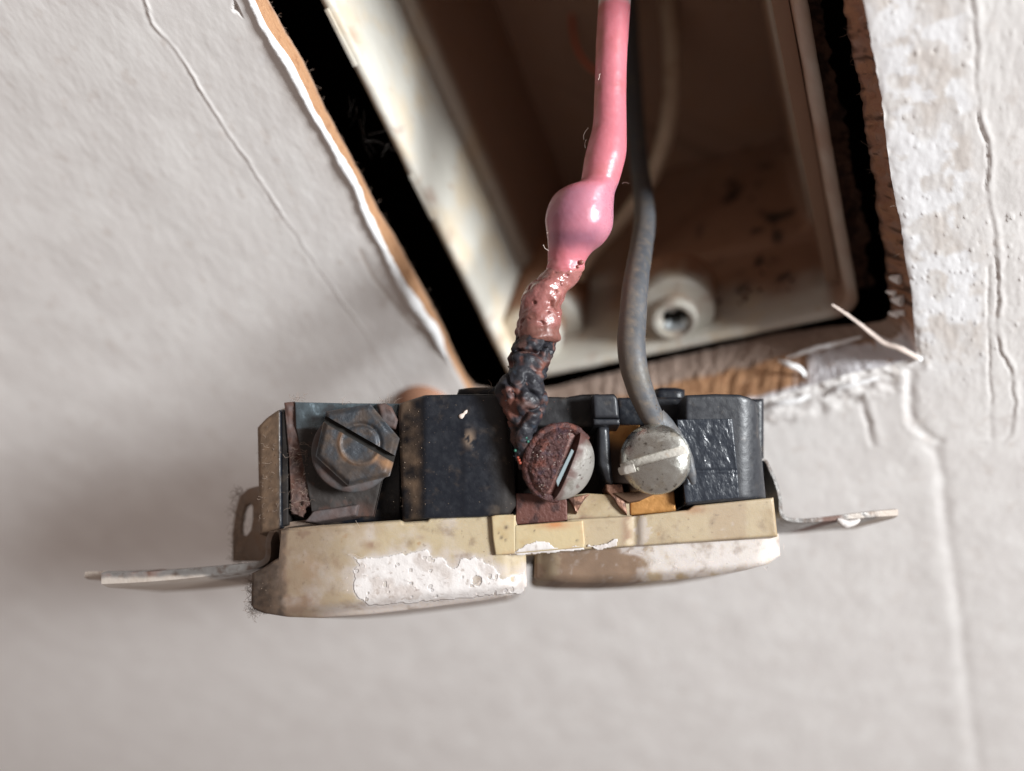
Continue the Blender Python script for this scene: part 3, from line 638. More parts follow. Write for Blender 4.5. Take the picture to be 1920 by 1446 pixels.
# pink wire
pw = empty('pink_wire', PZ(1060, 450, 106), 'pink insulated wire with a swollen bubble, melted and charred toward the rusty screw', 'wire')
pspec = [(1172, -230, 128, 52), (1168, -120, 118, 54), (1157, -40, 111, 60), (1152, 10, 109, 60), (1146, 110, 108, 59), (1144, 190, 107.5, 60), (1143, 240, 107, 64), (1139, 270, 106.6, 72), (1134, 298, 106.3, 76), (1128, 326, 106, 73), (1123, 342, 106, 74), (1106, 354, 106, 99), (1095, 367, 106, 113), (1089, 386, 106, 122), (1086, 410, 106, 127), (1085, 434, 106, 121), (1079, 456, 106, 104), (1068, 474, 106, 82), (1062, 492, 106, 70), (1058, 508, 106, 72), (1048, 524, 106, 62)]
# one profile through the bubble: x centre, y, depth, width
pb = [(1122, 335, 106, 74), (1114, 350, 106, 84), (1100, 362, 106, 104), (1091, 378, 106, 120), (1087, 398, 106, 127), (1087, 420, 106, 127), (1084, 442, 106, 118), (1079, 463, 106, 104), (1069, 484, 106, 80), (1061, 505, 106, 72), (1050, 520, 106, 66)]
Pa, ra, sa = wirepath(pspec, 420); ang = np.gradient(sa[:, 0]) / np.hypot(np.gradient(sa[:, 0]), np.gradient(sa[:, 1])); fxa = sstep(200, 330, sa[:, 1]); ra = ra * (1 - (1 - np.sqrt(1 - ang ** 2)) * (1 - fxa))
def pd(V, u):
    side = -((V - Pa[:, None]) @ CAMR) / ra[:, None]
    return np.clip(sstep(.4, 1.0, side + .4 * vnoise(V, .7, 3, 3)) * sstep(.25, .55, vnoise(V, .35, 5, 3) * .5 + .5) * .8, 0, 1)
def bst(V, u):
    y0_ = np.broadcast_to(sa[:, 1:2], V.shape[:2]); y_ = y0_ + 7 * vnoise(V, .5, 7, 3); x_ = (V - Pa[:, None]) @ CAMR / 4
    return .75 * np.exp(-((y_ - 455 - 4 * x_) / 15) ** 2) * sstep(1.25, .4, np.abs(x_ + .1)) + .45 * sstep(350, 372, y_) * sstep(450, 410, y_) * sstep(.5, -.6, x_)
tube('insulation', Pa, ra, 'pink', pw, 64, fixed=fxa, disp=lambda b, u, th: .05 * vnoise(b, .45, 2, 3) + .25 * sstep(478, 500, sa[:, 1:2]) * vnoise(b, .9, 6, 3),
     attrs={'mauve': lambda V, u: .75 * sstep(340, 372, np.broadcast_to(sa[:, 1:2], V.shape[:2]) + 10 * ((V - Pa[:, None]) @ CAMR) / 4) * sstep(490, 440, np.broadcast_to(sa[:, 1:2], V.shape[:2])) * (.75 + .5 * vnoise(V, .3, 44, 3)), 'stain': bst, 'dirt_dark': lambda V, u: np.maximum(pd(V, u) * sstep(420, 330, sa[:, 1:2]), .9 * sstep(482, 512, sa[:, 1:2]) * sstep(-.3, .3, vnoise(V, .5, 8, 3))),
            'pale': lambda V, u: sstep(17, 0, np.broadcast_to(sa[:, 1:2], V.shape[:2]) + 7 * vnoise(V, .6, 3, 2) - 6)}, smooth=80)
pm = [(1059, 500, 106, 62), (1052, 516, 106, 70), (1040, 530, 105.9, 72), (1030, 540, 105.6, 74), (1021, 558, 105.4, 76), (1015, 580, 105.2, 76), (1012, 600, 105, 76), (1010, 618, 104.9, 78), (1010, 632, 104.8, 76), (1007, 640, 104.8, 62)]
Pm, rm, sm = wirepath(pm, 170)
Ndm = c2w([0, 0, 1]) - c2w([0, 0, 0])
def md(b, u, th):
    folds = .18 * np.sin((u * 20 + 2.2 * vnoise(b, .35, 9, 2) + th * .6)) * sstep(.35, .6, u)
    lumps = .42 * vnoise(b, .45, 10, 2) + .25 * np.maximum(vnoise(b, .9, 11, 1), 0)
    cr = -.35 * sstep(.55, .75, vnoise(b, 1.4, 12, 1))
    return folds + lumps + cr
tube('melted_sleeve', Pm, rm, 'melt', pw, 96, fixed=np.ones(len(Pm)) * .8, disp=md, smooth=90, attrs={'dark': lambda V, u: sstep(.45, .95, u + .3 * vnoise(V, .6, 13, 3)) + .5 * sstep(.3, .6, vnoise(V, .8, 14, 3))})
pc = [(1012, 618, 105, 66), (1008, 635, 104.8, 70), (1001, 655, 104.4, 78), (994, 675, 104, 78), (989, 695, 103.4, 76), (981, 712, 102.9, 78), (976, 728, 102.5, 88), (980, 745, 102.2, 86), (984, 765, 102, 72), (985, 790, 101.9, 56), (982, 815, 101.9, 42), (978, 840, 102, 30), (976, 862, 102.2, 22), (980, 880, 102.4, 14)]
Pc_, rc_, sc_ = wirepath(pc, 330)
def cd(b, u, th):
    folds = .10 * np.sin(u * 50 + 6.0 * vnoise(b, .3, 19, 2) + th * 1.5) * sstep(.75, .5, u) * .4 + .55 * vnoise(b, .34, 24, 3)
    n1_ = vnoise(b, .8, 20, 2); n2_ = vnoise(b, 1.6, 22, 3)
    return (folds + .30 * n1_ + .10 * n2_ - .75 * sstep(.30, .0, np.abs(vnoise(b * np.array([1, 1, .6]), .42, 21, 2))) ** 2 + .15 - .35 * sstep(.4, .6, vnoise(b, .7, 27, 2))) * sstep(1.1, .7, u)
tube('charred_sleeve', Pc_, rc_, 'char', pw, 110, fixed=np.ones(len(Pc_)) * .7, disp=cd, smooth=75, attrs={'burntred': lambda V, u: .85 * sstep(.05, .4, vnoise(V, .5, 23, 3) - .22 + .45 * sstep(.16, .0, u) + .38 * np.exp(-((u - .62) / .16) ** 2) * sstep(.5, -.5, (V - Pc_[:, None]) @ CAMR / rc_[:, None]))})
# bubbles and crumbs on the melted part
bp_ = []; bz_ = []
for (x, y, z_) in [(1038, 540, .45), (1052, 532, .4), (1030, 535, .3), (1046, 548, .35), (1026, 562, .32), (1060, 505, .3), (1090, 492, .35), (1020, 575, .25), (1041, 560, .3), (1084, 500, .25), (1032, 580, .3), (1010, 628, .35), (1024, 632, .3)]:
    c_ = PZ(x, y, 103.6 if y > 515 else 103.9); k = 16
    bp_.append((c_, z_))
def blobs(name, lst, m, par):
    V = []; Fc = []; off = 0
    for c_, r_ in lst:
        nu, nv = 12, 8
        for i in range(nu):
            for j in range(nv):
                a = 2 * math.pi * i / nu; b = math.pi * j / (nv - 1); V.append(c_ + r_ * np.array([math.sin(b) * math.cos(a), math.sin(b) * math.sin(a), math.cos(b)]))
        Fc += list(map(tuple, grid_faces(nu, nv, wrap_u=True, off=off))); off += nu * nv
    return mesh(name, V, Fc, m, par, 90, kind='stuff')
blobs('melt_beads', bp_, 'melt', pw)
blobs('verdigris_crust', [(PZ(986, 820, 100.6), .26), (PZ(981, 815, 100.7), .2), (PZ(990, 828, 100.5), .18), (PZ(966, 845, 100.8), .18)], 'verd', pw)
blobs('red_bead', [(PZ(973, 863, 100.6), .2), (PZ(971, 858, 100.6), .16), (PZ(975, 868, 100.5), .2)], 'red', pw)
cr_ = []; cz_ = []
for k in range(80):
    i = int(rng.randint(40, 310)); a = rng.rand() * math.pi
    cr_.append(Pc_[i] + (-CAMR * math.cos(a) - CAMF * math.sin(a)) * (rc_[i] * (1.0 + .1 * rng.rand()))); cz_.append(.04 + .16 * rng.rand() ** 2)
grains('char_crumbs', cr_, cz_, 'char', pw)
hp_l = [fibre(PZ(x, y, 104), .8 + rng.rand(), 7, .7) for x, y in [(1167, 345), (1025, 437), (1103, 240), (1100, 262), (1029, 470), (1122, 150)]]
hairs('lint_fibres', hp_l, 'lintw', pw, .03)

# ------------------------------------------------------------------ THE OUTLET
out = empty('outlet', PO(960, 950, -16), 'old duplex outlet with black rear and ivory front, seen from its screw side', 'outlet')
nz = lambda px, py, s_=1., sd=0, oc=4: vnoise(np.stack([px, py], -1) / 14.4, s_, sd, oc)
# ---- black rear housing: a core and its moulded blocks
core = slab('rear_housing', 530, 1432, [(530, 766), (745, 764), (800, 750), (1430, 748)], [(530, 985), (1432, 936)], -9.0, 20, 'bake', out, 1.2, .6, attrs={'dust': lambda x, y: .9 * sstep(770, 700, x + 20 * nz(x, y, .5, 1))})
def hb(name, *a, **k): return slab(name, *a, m='bake' if 'm' not in k else k.pop('m'), parent=core, **k)
dl = lambda x, y: .55 + .45 * nz(x, y, 1.5, 3) + .2
slab('end_wall', [(0, 483), (1, 487)], [(0, 527), (1, 530)], [(483, 802), (500, 784), (522, 769), (530, 768)], [(483, 1003), (530, 990)], -3.0, 27, 'bake', core, .35, .5,
     nf=lambda x, y: -2.0 * np.clip((523 - x) / 40, 0, 1) ** 1.0, attrs={'dust': lambda x, y: sstep(526, 519, x) * np.clip(.75 + .5 * nz(x, y, 1.6, 2), 0, 1)}, rough=.10, rs=2)
# recess floor behind the ground terminal
slab('recess_floor', 527, 752, [(527, 768), (752, 764)], [(527, 990), (752, 976)], -6.5, 3, 'bake', core, .8, .3, attrs={'dust': lambda x, y: .25 * sstep(.1, .4, nz(x, y, .8, 4))})
slab('side_rib', 528, 541, [(528, 775), (541, 768)], [(528, 988), (541, 984)], -3.6, 8, 'bake', core, .4, .25, attrs={'sootb': lambda x, y: .9 + 0 * x, 'dust': lambda x, y: 0 * x})
# the big block with its dusty chamfer
def blockn(x, y):
    n = -2.4 * np.clip((797 - x) / 50, 0, 1)
    n = n - .0 * x
    n = n + .10 * (sstep(866, 870, x) * sstep(786, 790, y))
    n = n - 2.2 * sstep(938, 962, x) ** 2 * sstep(775, 765, y) - .9 * sstep(945, 968, x)
    return n
def blockd(x, y):
    return np.clip(sstep(795, 778, x + 5 * nz(x, y, .6, 2)) * (.34 + .75 * nz(x, y, .7, 3)) + .7 * np.exp(-((x - 880) / 9) ** 2 - ((y - 822) / 14) ** 2) * (nz(x, y, 1.5, 5) > -.1), 0, 1)
slab('housing_block', [(0, 748), (.1, 747), (1, 755)], [(0, 940), (.12, 952), (.5, 962), (.93, 968), (1, 955)], [(748, 757), (797, 741), (900, 739), (942, 741)], [(755, 978), (803, 973), (900, 970), (968, 964)], 0, 28, 'bake', core, .3, .45,
     nf=blockn, attrs={'dust': blockd, 'sootb': lambda x, y: .95 * sstep(905, 955, x + 12 * nz(x, y, .5, 6))}, rough=.03, rs=1.2)
slab('housing_block', [(0, 860), (1, 855)], [(0, 952), (1, 950)], [(855, 731), (880, 727), (920, 727), (950, 726)], [(855, 745), (955, 745)], -5, 15, 'bake', core, .4, .4, attrs={'dust': lambda x, y: .35 * sstep(0, .5, nz(x, y, 1.5, 4))})
# middle: back bar above the screws, tab, post
slab('housing_bar', 940, 1122, [(940, 746), (1020, 744), (1062, 745), (1090, 740), (1122, 739)], [(940, 800), (1122, 802)], -3.2, 20, 'bake', core, .35, .4, rough=.12, rs=1.3, attrs={'sootb': lambda x, y: .5 + 0 * x})
slab('housing_tab', [(0, 1110), (1, 1113)], [(0, 1152), (.12, 1158), (1, 1161)], [(1110, 740), (1150, 739), (1161, 744)], [(1110, 784), (1161, 784)], .2, 16, 'bake_lit', core, .3, .45)
slab('housing_tab', 1112, 1162, [(1112, 785.5), (1162, 785.5)], [(1112, 797), (1162, 797)], -.1, 14, 'bake_lit', core, .3, .3)
slab('housing_post', [(0, 1119), (.7, 1121), (1, 1136)], [(0, 1141), (.8, 1148), (1, 1150)], [(1119, 798), (1150, 798)], [(1119, 900), (1150, 912)], -1.2, 14, 'bake_lit', core, .3, .8)
slab('housing_bar', 1158, 1290, [(1158, 746), (1290, 745)], [(1158, 800), (1290, 800)], -5.5, 18, 'bake', core, .4, .4)
slab('housing_knuckle', 1226, 1284, [(1226, 731), (1238, 727), (1268, 727), (1284, 731)], [(1226, 760), (1284, 760)], -8, 12, 'bake', core, .3, 1.0)
# right block, rounded end
def rbn(x, y): 
    t = np.clip((x - 1385) / 50, 0, 1); return -4.5 * (1 - np.sqrt(1 - .96 * t * t)) 
slab('housing_block', [(0, 1284), (.25, 1284), (.3, 1272), (.8, 1290), (1, 1284)], [(0, 1417), (.1, 1420), (1, 1436)], [(1270, 742), (1340, 739), (1385, 740), (1406, 746), (1420, 757), (1436, 765)], [(1270, 949), (1436, 934)], -.35, 26, 'bake_lit', core, .3, .5, nf=rbn)
slab('glossy_patch', [(0, 1269), (.5, 1276), (1, 1285)], [(0, 1373), (.6, 1382), (1, 1386)], [(1268, 787), (1375, 785)], [(1280, 944), (1386, 934)], -.05, .5, 'label', core, .18, .15,
     nf=lambda x, y: -.18 * np.exp(-((y - 882) / 2.2) ** 2) + .10 * nz(x, y, .9, 8, 4) * (y < 880) - .12 * sstep(884, 888, y), label='shiny wrinkled black patch on the right block')
# ---- ground terminal plate
gp = slab('ground_plate', [(0, 553), (.25, 555), (1, 586)], [(0, 748), (1, 700)], [(553, 754), (640, 756), (748, 757)], [(553, 945), (590, 972), (750, 966)], -3.0, .9, 'plate', out, .25, .15,
          nf=lambda x, y: -.5 * sstep(555, 690, x) + .35 * nz(x, y, .35, 3), rough=.12, rs=1.2,
          attrs={'grime': lambda x, y: np.clip(sstep(800, 806, y + 4 * nz(x, y, .9, 2)) * .97 , 0, 1), 'rusty': lambda x, y: np.clip(.8 * sstep(930, 965, y) * sstep(-.2, .3, nz(x, y, .7, 7)) + .4 * sstep(.25, .4, nz(x, y, 1.2, 8)) * sstep(800, 820, y), 0, 1)})
slab('plate_edge', [(0, 533), (.5, 542), (1, 546)], [(0, 553), (1, 586)], [(533, 755), (553, 753), (590, 760)], [(533, 960), (590, 976)], -3.3, 3, 'plate', gp, .25, .15, rough=.35, rs=1.6,
     nf=lambda x, y: -3.2 * sstep(.1, .4, nz(x, y, .5, 11)) * sstep(835, 870, y), attrs={'rusty': lambda x, y: np.clip(.9 + .3 * nz(x, y, 1.1, 5), 0, 1), 'grime': lambda x, y: .3 * sstep(0, .4, nz(x, y, .9, 2))})
slab('plate_foot', [(0, 586), (1, 570)], [(0, 672), (1, 668)], [(570, 966), (590, 958), (672, 946)], [(570, 978), (590, 980), (672, 966)], -2.4, 3, 'plate', gp, .3, .3, attrs={'rusty': lambda x, y: .75 + .3 * nz(x, y, 1, 5), 'grime': lambda x, y: 0 * x}, rough=.2, rs=1.5)
slab('plate_lug', [(0, 706), (1, 716)], [(0, 735), (.5, 747), (1, 742)], [(706, 758), (722, 756), (747, 770)], [(706, 800), (747, 806)], -2.3, 2, 'plate', gp, .25, .6, attrs={'rusty': lambda x, y: .8 + .3 * nz(x, y, 1, 6), 'grime': lambda x, y: .2 + 0 * x}, rough=.35, rs=1.2)
# ---- screw heads
def head(name, outline, hf, centre, ax, bx, nx, thick, m, parent, slot_w, slot_floor, slot_m, nrow=70, ncol=70, attrs=None, slot_label=None, slot_name='slot_floor', floor_shift=0, **kw):
    """outline(v) -> (u0, u1) for rows v in [vmin, vmax]; slot along u at |v| < slot_w"""
    v0, v1 = outline(None); t = np.linspace(0, math.pi, nrow); vs = (v0 + v1) / 2 - np.cos(t) * (v1 - v0) / 2 * .999
    vs = vs[np.abs(np.abs(vs) - slot_w) > .02]; vs = np.sort(np.r_[vs, -slot_w - .015, -slot_w + .015, slot_w - .015, slot_w + .015])
    sp_ = -np.cos(np.linspace(0, math.pi, ncol)); U = []; 
    for v in vs: a, b = outline(v); U.append(a + (b - a) * (sp_ + 1) / 2)
    U = np.array(U); Vg = np.repeat(vs[:, None], ncol, 1); inslot = np.abs(Vg) < slot_w
    Hg = hf(U, Vg); Hs = np.where(inslot, slot_floor(U, Vg), Hg)
    pos = lambda u, v, h_: centre + u[..., None] * ax + v[..., None] * bx + h_[..., None] * nx
    V = pos(U, Vg, Hs); nu, nv = U.shape; g = np.arange(nu * nv).reshape(nu, nv)
    fs = grid_faces(nu, nv, True); rowi = np.repeat(np.arange(nu - 1), nv - 1)
    slotrow = np.array([inslot[i, 0] and inslot[i + 1, 0] for i in range(nu - 1)])[rowi]
    loop = np.concatenate([g[:, 0], g[-1, 1:], g[::-1, -1][1:], g[0, ::-1][1:-1]])
    Vs = V.reshape(-1, 3); low = Vs[loop] - nx * ((Hs.ravel()[loop] + thick)[:, None]); base = len(Vs)
    Fb_ = list(map(tuple, fs[~slotrow])); k = len(loop)
    for a in range(k): b = (a + 1) % k; Fb_.append((loop[a], loop[b], base + b, base + a))
    Fb_.append(tuple(base + np.arange(k)))
    A = {kk: np.r_[fn(U, Vg).ravel() * np.ones(U.size), (fn(U, Vg) * np.ones(U.shape)).ravel()[loop]] for kk, fn in (attrs or {}).items()}
    o = mesh(name, np.vstack([Vs, low]), Fb_, m, parent, 50, A, **kw)
    # slot floor as its own piece
    rows_ = np.where(inslot[:, 0])[0]; sub = V[rows_]; 
    mesh(slot_name, sub.reshape(-1, 3), grid_faces(len(rows_), nv, True), slot_m, o, 50, label=slot_label)
    return o
def frame(tilt_r, tilt_u, slot_deg):
    nx = -CAMF + CAMR * tilt_r + CAMU * tilt_u; nx /= np.linalg.norm(nx)
    a = CAMR * math.cos(math.radians(slot_deg)) + CAMU * math.sin(math.radians(slot_deg)); a -= nx * (a @ nx); a /= np.linalg.norm(a); b = np.cross(nx, a); return a, b, nx
def circ(R_):
    def f_(v):
        if v is None: return (-R_, R_)
        s_ = math.sqrt(max(R_ * R_ - v * v, 1e-6)); return (-s_, s_)
    return f_
# silver screw
a, b, nx = frame(-.42, .12, 14); R_ = 4.55
dome = lambda U, V_: 1.9 * np.clip(1 - (np.hypot(U, V_) / R_) ** 2.4, 0, 1) ** .62
s1 = empty('x', (0, 0, 0), 'x', 'x'); bpy.data.objects.remove(s1)
scr_c = PO(1227, 861, 1.2)
head('terminal_screw', circ(R_), lambda U, V_: dome(U, V_) + .035 * vnoise(np.stack([U, V_], -1), 1.2, 3, 3), scr_c, a, b, nx, .9, 'nickel', out, .56,
     lambda U, V_: dome(U, V_) * .5 + .15 + .06 * vnoise(np.stack([U, V_], -1), 2, 4, 3) + 0 * U, 'slotfill', attrs={'grime': lambda U, V_: np.clip(sstep(.35, .62, vnoise(np.stack([U, V_], -1), 1.1, 6, 5) + .35 * sstep(1, -4, U) * sstep(-1, 2, V_)) + .85 * sstep(-3.4, -4.5, U) , 0, 1)}, nrow=90, ncol=90,
     slot_label='slot filled with old white paint', label='round silver terminal screw on the right')
# paint sliver standing out of the slot at its left end
pp = [PO(1162, 884, 1.2), PO(1172, 882, 1.9), PO(1190, 877, 2.4)]
tube('slot_paint', catmull(pp, 14), np.linspace(.50, .55, 14), 'slotfill', [o for o in out.children if o.name.startswith('terminal_screw')][0], 8, flat=.45, disp=lambda b_, u, th: .06 * vnoise(b_, 2, 3, 3))
# rusty screw
a, b, nx = frame(.44, -.12, 67); R_ = 4.85
dome2 = lambda U, V_: 1.3 * np.clip(1 - (np.hypot(U, V_) / R_) ** 3.2, 0, 1) ** .6
rs_c = PO(1052, 869, 1.3)
def crust(U, V_):
    m_ = sstep(.2, 1.0, V_); return m_
sc2 = head('terminal_screw', circ(R_), lambda U, V_: dome2(U, V_) + .02 * vnoise(np.stack([U, V_], -1), 1.2, 3, 3), rs_c, a, b, nx, 1.0, 'nickelm', out, .75,
     lambda U, V_: dome2(U, V_) * .2 - .45 + .9 * sstep(.05, .6, V_) * sstep(3.5, 2.5, np.abs(U + .3)), 'scorch', nrow=90, ncol=90, attrs={'rustp': lambda U, V_: np.clip(sstep(-2.1, -.7, V_ + 1.3 * vnoise(np.stack([U, V_], -1), .7, 53, 4)) * .95 + sstep(.3, .5, vnoise(np.stack([U, V_], -1), .9, 54, 5)) * .7 + sstep(2.6, 4.2, U + vnoise(np.stack([U, V_], -1), .8, 55, 3)) * .9, 0, 1)}, label='terminal screw half covered in dark red rust')
# bare steel wall of the slot
q0 = [PO(*p_, 2.75) for p_ in ((1072, 842), (1076, 846), (1046, 912), (1043, 902))]
mesh('slot_wall', np.array(q0 + [p_ + EW * .5 for p_ in q0]), [(3, 2, 1, 0), (0, 1, 5, 4), (1, 2, 6, 5), (2, 3, 7, 6), (3, 0, 4, 7)], 'steelblue', sc2, 0)
# rust crust: a crumbly shell over the left half
nu, nv = 130, 110; uu = np.linspace(-1, 1, nu)[:, None]; vv = np.linspace(0, 1, nv)[None, :]
Vc = .74 + (R_ * .99 - .74) * vv + 0 * uu; Uc = uu * np.sqrt(np.clip((R_ * 1.0) ** 2 - Vc ** 2, 0, None))
rimm = np.minimum(np.minimum(vv * 6, (1 - vv) * 5), np.minimum((1 - np.abs(uu)) * 6, 1)); rimm = np.clip(rimm, 0, 1)
uvs = np.stack([Uc, Vc], -1)
Hc = 1.3 * np.clip(1 - (np.hypot(Uc, Vc) / (R_ * 1.01)) ** 3.0, 0, 1) ** .6 + rimm * (.50 + .45 * vnoise(uvs, .55, 15, 3) + .30 * vnoise(uvs, 2.4, 16, 4)) - .1 * (1 - rimm)
Pcx = rs_c + Uc[..., None] * a + Vc[..., None] * b + Hc[..., None] * nx
mesh('rust_crust', Pcx.reshape(-1, 3), grid_faces(nu, nv), 'rust', sc2, 80)
lowr = []; 
# rust spill round the left rim of the screw
th = np.linspace(math.radians(-30), math.radians(200), 120)
Pr = np.array([rs_c + a * (R_ * .97) * math.cos(t) * 1 + b * (R_ * .97) * math.sin(t) - nx * .3 for t in th])
tube('rust_rim', Pr, .5 + .15 * np.sin(np.linspace(0, math.pi, 120)), 'rust', sc2, 20, disp=lambda b_, u, th_: .22 * vnoise(b_, 1.3, 17, 4))
grains('rust_crumbs', [Pcx[rng.randint(5, nu - 5), rng.randint(3, nv - 3)] + nx * .03 for _ in range(260)], .03 + .10 * rng.rand(260) ** 2, 'rust', sc2)
grains('pale_crumbs', [Pcx[rng.randint(5, nu - 5), rng.randint(3, nv - 3)] + nx * .12 for _ in range(45)], .03 + .05 * rng.rand(45), 'lintw', sc2)
# hex ground screw
hexpx = [(612, 772), (694, 757), (749, 822), (731, 893), (655, 912), (594, 856)]
hc_px = np.mean(hexpx, 0); hc = PO(*hc_px, 0.0); a, b, nx = frame(.10, .10, -30)
rel = np.array([PO(*p_, 0.0) - hc for p_ in hexpx]); hu = np.stack([rel @ a, rel @ b], -1)
def hexo(v):
    if v is None: return (hu[:, 1].min(), hu[:, 1].max())
    xs = []
    for p_, q_ in zip(hu, np.roll(hu, -1, 0)):
        if (p_[1] - v) * (q_[1] - v) <= 0 and abs(p_[1] - q_[1]) > 1e-9: xs.append(p_[0] + (q_[0] - p_[0]) * (v - p_[1]) / (q_[1] - p_[1]))
    if len(xs) < 2: return (0, .01)
    return (min(xs), max(xs))
cc_ = PO(677, 832, 0) - hc; cu, cv_ = cc_ @ a, cc_ @ b
def hexh(U, V_):
    d = sdf(np.stack([U, V_], -1), hu[::-1]); h_ = -.6 * (1 - sstep(0, .9, d)) ** 1.6 + .16 * vnoise(np.stack([U, V_], -1), .35, 14, 3)
    rr = np.hypot(U - cu, V_ - cv_); h_ = h_ - .34 * np.exp(-((rr - 2.5) / .28) ** 2) * (V_ > -.2) + .22 * np.exp(-((rr - 2.6) / .22) ** 2) * (V_ < 0) + .06 * vnoise(np.stack([U, V_], -1), .9, 4, 4)
    return h_
# shift so that the slot line passes through (604,786)-(738,857)
off_v = np.mean([((PO(*p_, 0) - hc) @ b) for p_ in ((604, 786), (738, 857))])
hc2 = hc + b * off_v; hu2 = hu - [0, off_v]; hu = hu2; cv_ = cv_ - off_v
hx = head('ground_screw', hexo, hexh, hc2 + nx * 1.1, a, b, nx, 1.7, 'hex', out, .42, lambda U, V_: -1.1 + 0 * U, 'hole', nrow=110, ncol=90,
          attrs={'rusty': lambda U, V_: np.clip(1.1 * np.exp(-((U - 4.3) / 1.3) ** 2 - ((V_ + .9) / .8) ** 2) * (V_ < -.3) + .7 * np.exp(-((np.hypot(U - cu, V_ - cv_) - 2.75) / .28) ** 2) * (V_ < -.3), 0, 1),
                 'grime': lambda U, V_: np.clip(sstep(-.1, .35, vnoise(np.stack([U, V_], -1), .6, 9, 5)) * .75 + .5 * sstep(-2, -4.5, V_), 0, 1)}, label='tarnished hexagonal ground screw with a slot')
th = np.linspace(0, 2 * np.pi, 64, endpoint=False); wc = PO(662, 846, -.6)
wr_ = [(5.35, -1.0), (5.4, -.3), (5.2, 0), (4.6, .15), (.1, .2)]
V = np.array([[wc + a * q_ * math.cos(t) + b * q_ * math.sin(t) + nx * y_ for t in th] for q_, y_ in wr_]); V = V + .08 * vnoise(V, 1.0, 3, 3)[..., None] * nx
Fq = grid_faces(5, 64); i_ = np.arange(4); Fq = np.vstack([Fq, np.stack([i_ * 64 + 63, (i_ + 1) * 64 + 63, (i_ + 1) * 64, i_ * 64], -1)])
mesh('washer', V.reshape(-1, 3), Fq, 'plate', hx, 50, {'rusty': np.clip(.4 + .6 * vnoise(V, .8, 5, 3), 0, 1), 'grime': np.full(V.shape[:2], .55)})
# ---- brass and scorched contact plates
slab('brass_plate', [(0, 1180), (1, 1182)], [(0, 1262), (1, 1268)], [(1180, 905), (1268, 905)], [(1180, 967), (1268, 960)], -2.2, 4, 'brass', out, .4, .2, attrs={'grime': lambda x, y: sstep(935, 915, y + 5 * nz(x, y, .6, 2))})
slab('brass_plate', 1141, 1200, [(1141, 797), (1200, 797)], [(1141, 905), (1200, 910)], -4.0, 3, 'brass', out, .4, .2, attrs={'grime': lambda x, y: sstep(815, 850, y + 18 * nz(x, y, .5, 2) + .2 * (1160 - x))})
slab('contact_clip', [(0, 1136), (.5, 1137), (1, 1160)], [(0, 1166), (.5, 1172), (1, 1176)], [(1136, 908), (1176, 908)], [(1136, 930), (1160, 950), (1176, 966)], -1.6, 5, 'scorch2', out, .3, .25, rough=.2, rs=1.2)
slab('contact_clip', [(0, 1150), (1, 1180)], [(0, 1250), (1, 1200)], [(1150, 925), (1250, 918)], [(1150, 948), (1250, 930)], -1.2, 3, 'brass', out, .3, .2, attrs={'grime': lambda x, y: .9 + 0 * x})
slab('contact_clip', [(0, 967), (1, 967)], [(0, 1063), (1, 1064)], [(967, 925), (1063, 925)], [(967, 984), (1063, 977)], -1.0, 5, 'scorch', out, .3, .2)
slab('contact_clip', [(0, 1064), (1, 1080)], [(0, 1106), (1, 1082)], [(1064, 934), (1106, 926)], [(1064, 948), (1082, 962), (1106, 940)], -.6, 2, 'scorch2', out, .25, .2, rough=.3, rs=1.6)
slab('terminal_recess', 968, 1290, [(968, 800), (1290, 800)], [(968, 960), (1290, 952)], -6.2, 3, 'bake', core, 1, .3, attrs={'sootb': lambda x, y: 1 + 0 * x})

# ---- ivory front body
fb = slab('front_body', [(0, 522), (.3, 524), (1, 530)], [(0, 1450), (1, 1458)], [(522, 992), (600, 985), (720, 977), (752, 975), (757, 979), (800, 976), (806, 971), (965, 964), (968, 985), (1064, 977), (1066, 974), (1175, 968), (1185, 968), (1290, 956), (1300, 948), (1450, 933)],
          [(522, 1050), (930, 1040), (1100, 1030), (1455, 1006)], -.5, 26, 'ivory', out, .28, .35,
          nf=lambda x, y: -1.2 * np.clip((560 - x) / 38, 0, 1) ** 2 - .35 * sstep(1355, 1362, x) * sstep(1408, 1401, x) * 0 - .5 * np.exp(-((x - 1190) / 9) ** 2),
          attrs={'dark_brown': lambda x, y: np.maximum(.9 * sstep(552, 528, x + 8 * nz(x, y, .6, 2)), .30 * sstep(760, 545, x + 50 * nz(x, y, .3, 52, 5))), 'dust': lambda x, y: np.clip(.6 * sstep(780, 540, x + 60 * nz(x, y, .25, 33, 4)) + .12 + .95 * sstep(545, 525, x + 8 * nz(x, y, .6, 2)) + .55 * sstep(.35, .6, nz(x, y, .45, 3)) * sstep(900, 600, x) + .8 * np.exp(-((x - 697) / 12) ** 2 - ((y - 1022) / 9) ** 2) * sstep(-.3, .2, nz(x, y, 1, 7)) + .85 * np.exp(-((x - 1176) / 11) ** 2) * sstep(-.4, .3, nz(x, y, .8, 8)) + .30 * sstep(1320, 1345, x) * sstep(1402, 1396, x), 0, 1),  # darker brown toward the left end
                 'burn': lambda x, y: .65 * np.exp(-((x - 1300) / 26) ** 2 - ((y - 955) / 9) ** 2) + .25 * sstep(.2, .6, nz(x, y, .25, 9)) * (x < 760),
                 'pwhite': lambda x, y: .7 * sstep(.0, .25, nz(x, y, 1.1, 10) + .9 * np.exp(-((x - 1205) / 20) ** 2) - .5)})
# recessed ivory between the two contacts
slab('front_web', 1060, 1185, [(1060, 930), (1100, 925), (1185, 930)], [(1060, 980), (1185, 972)], -2.4, 10, 'ivory', fb, .4, .2, attrs={'dust': lambda x, y: .9 * sstep(.05, .4, nz(x, y, .8, 5) + .3 * sstep(960, 972, y)), 'burn': lambda x, y: 0 * x, 'pwhite': lambda x, y: 0 * x})
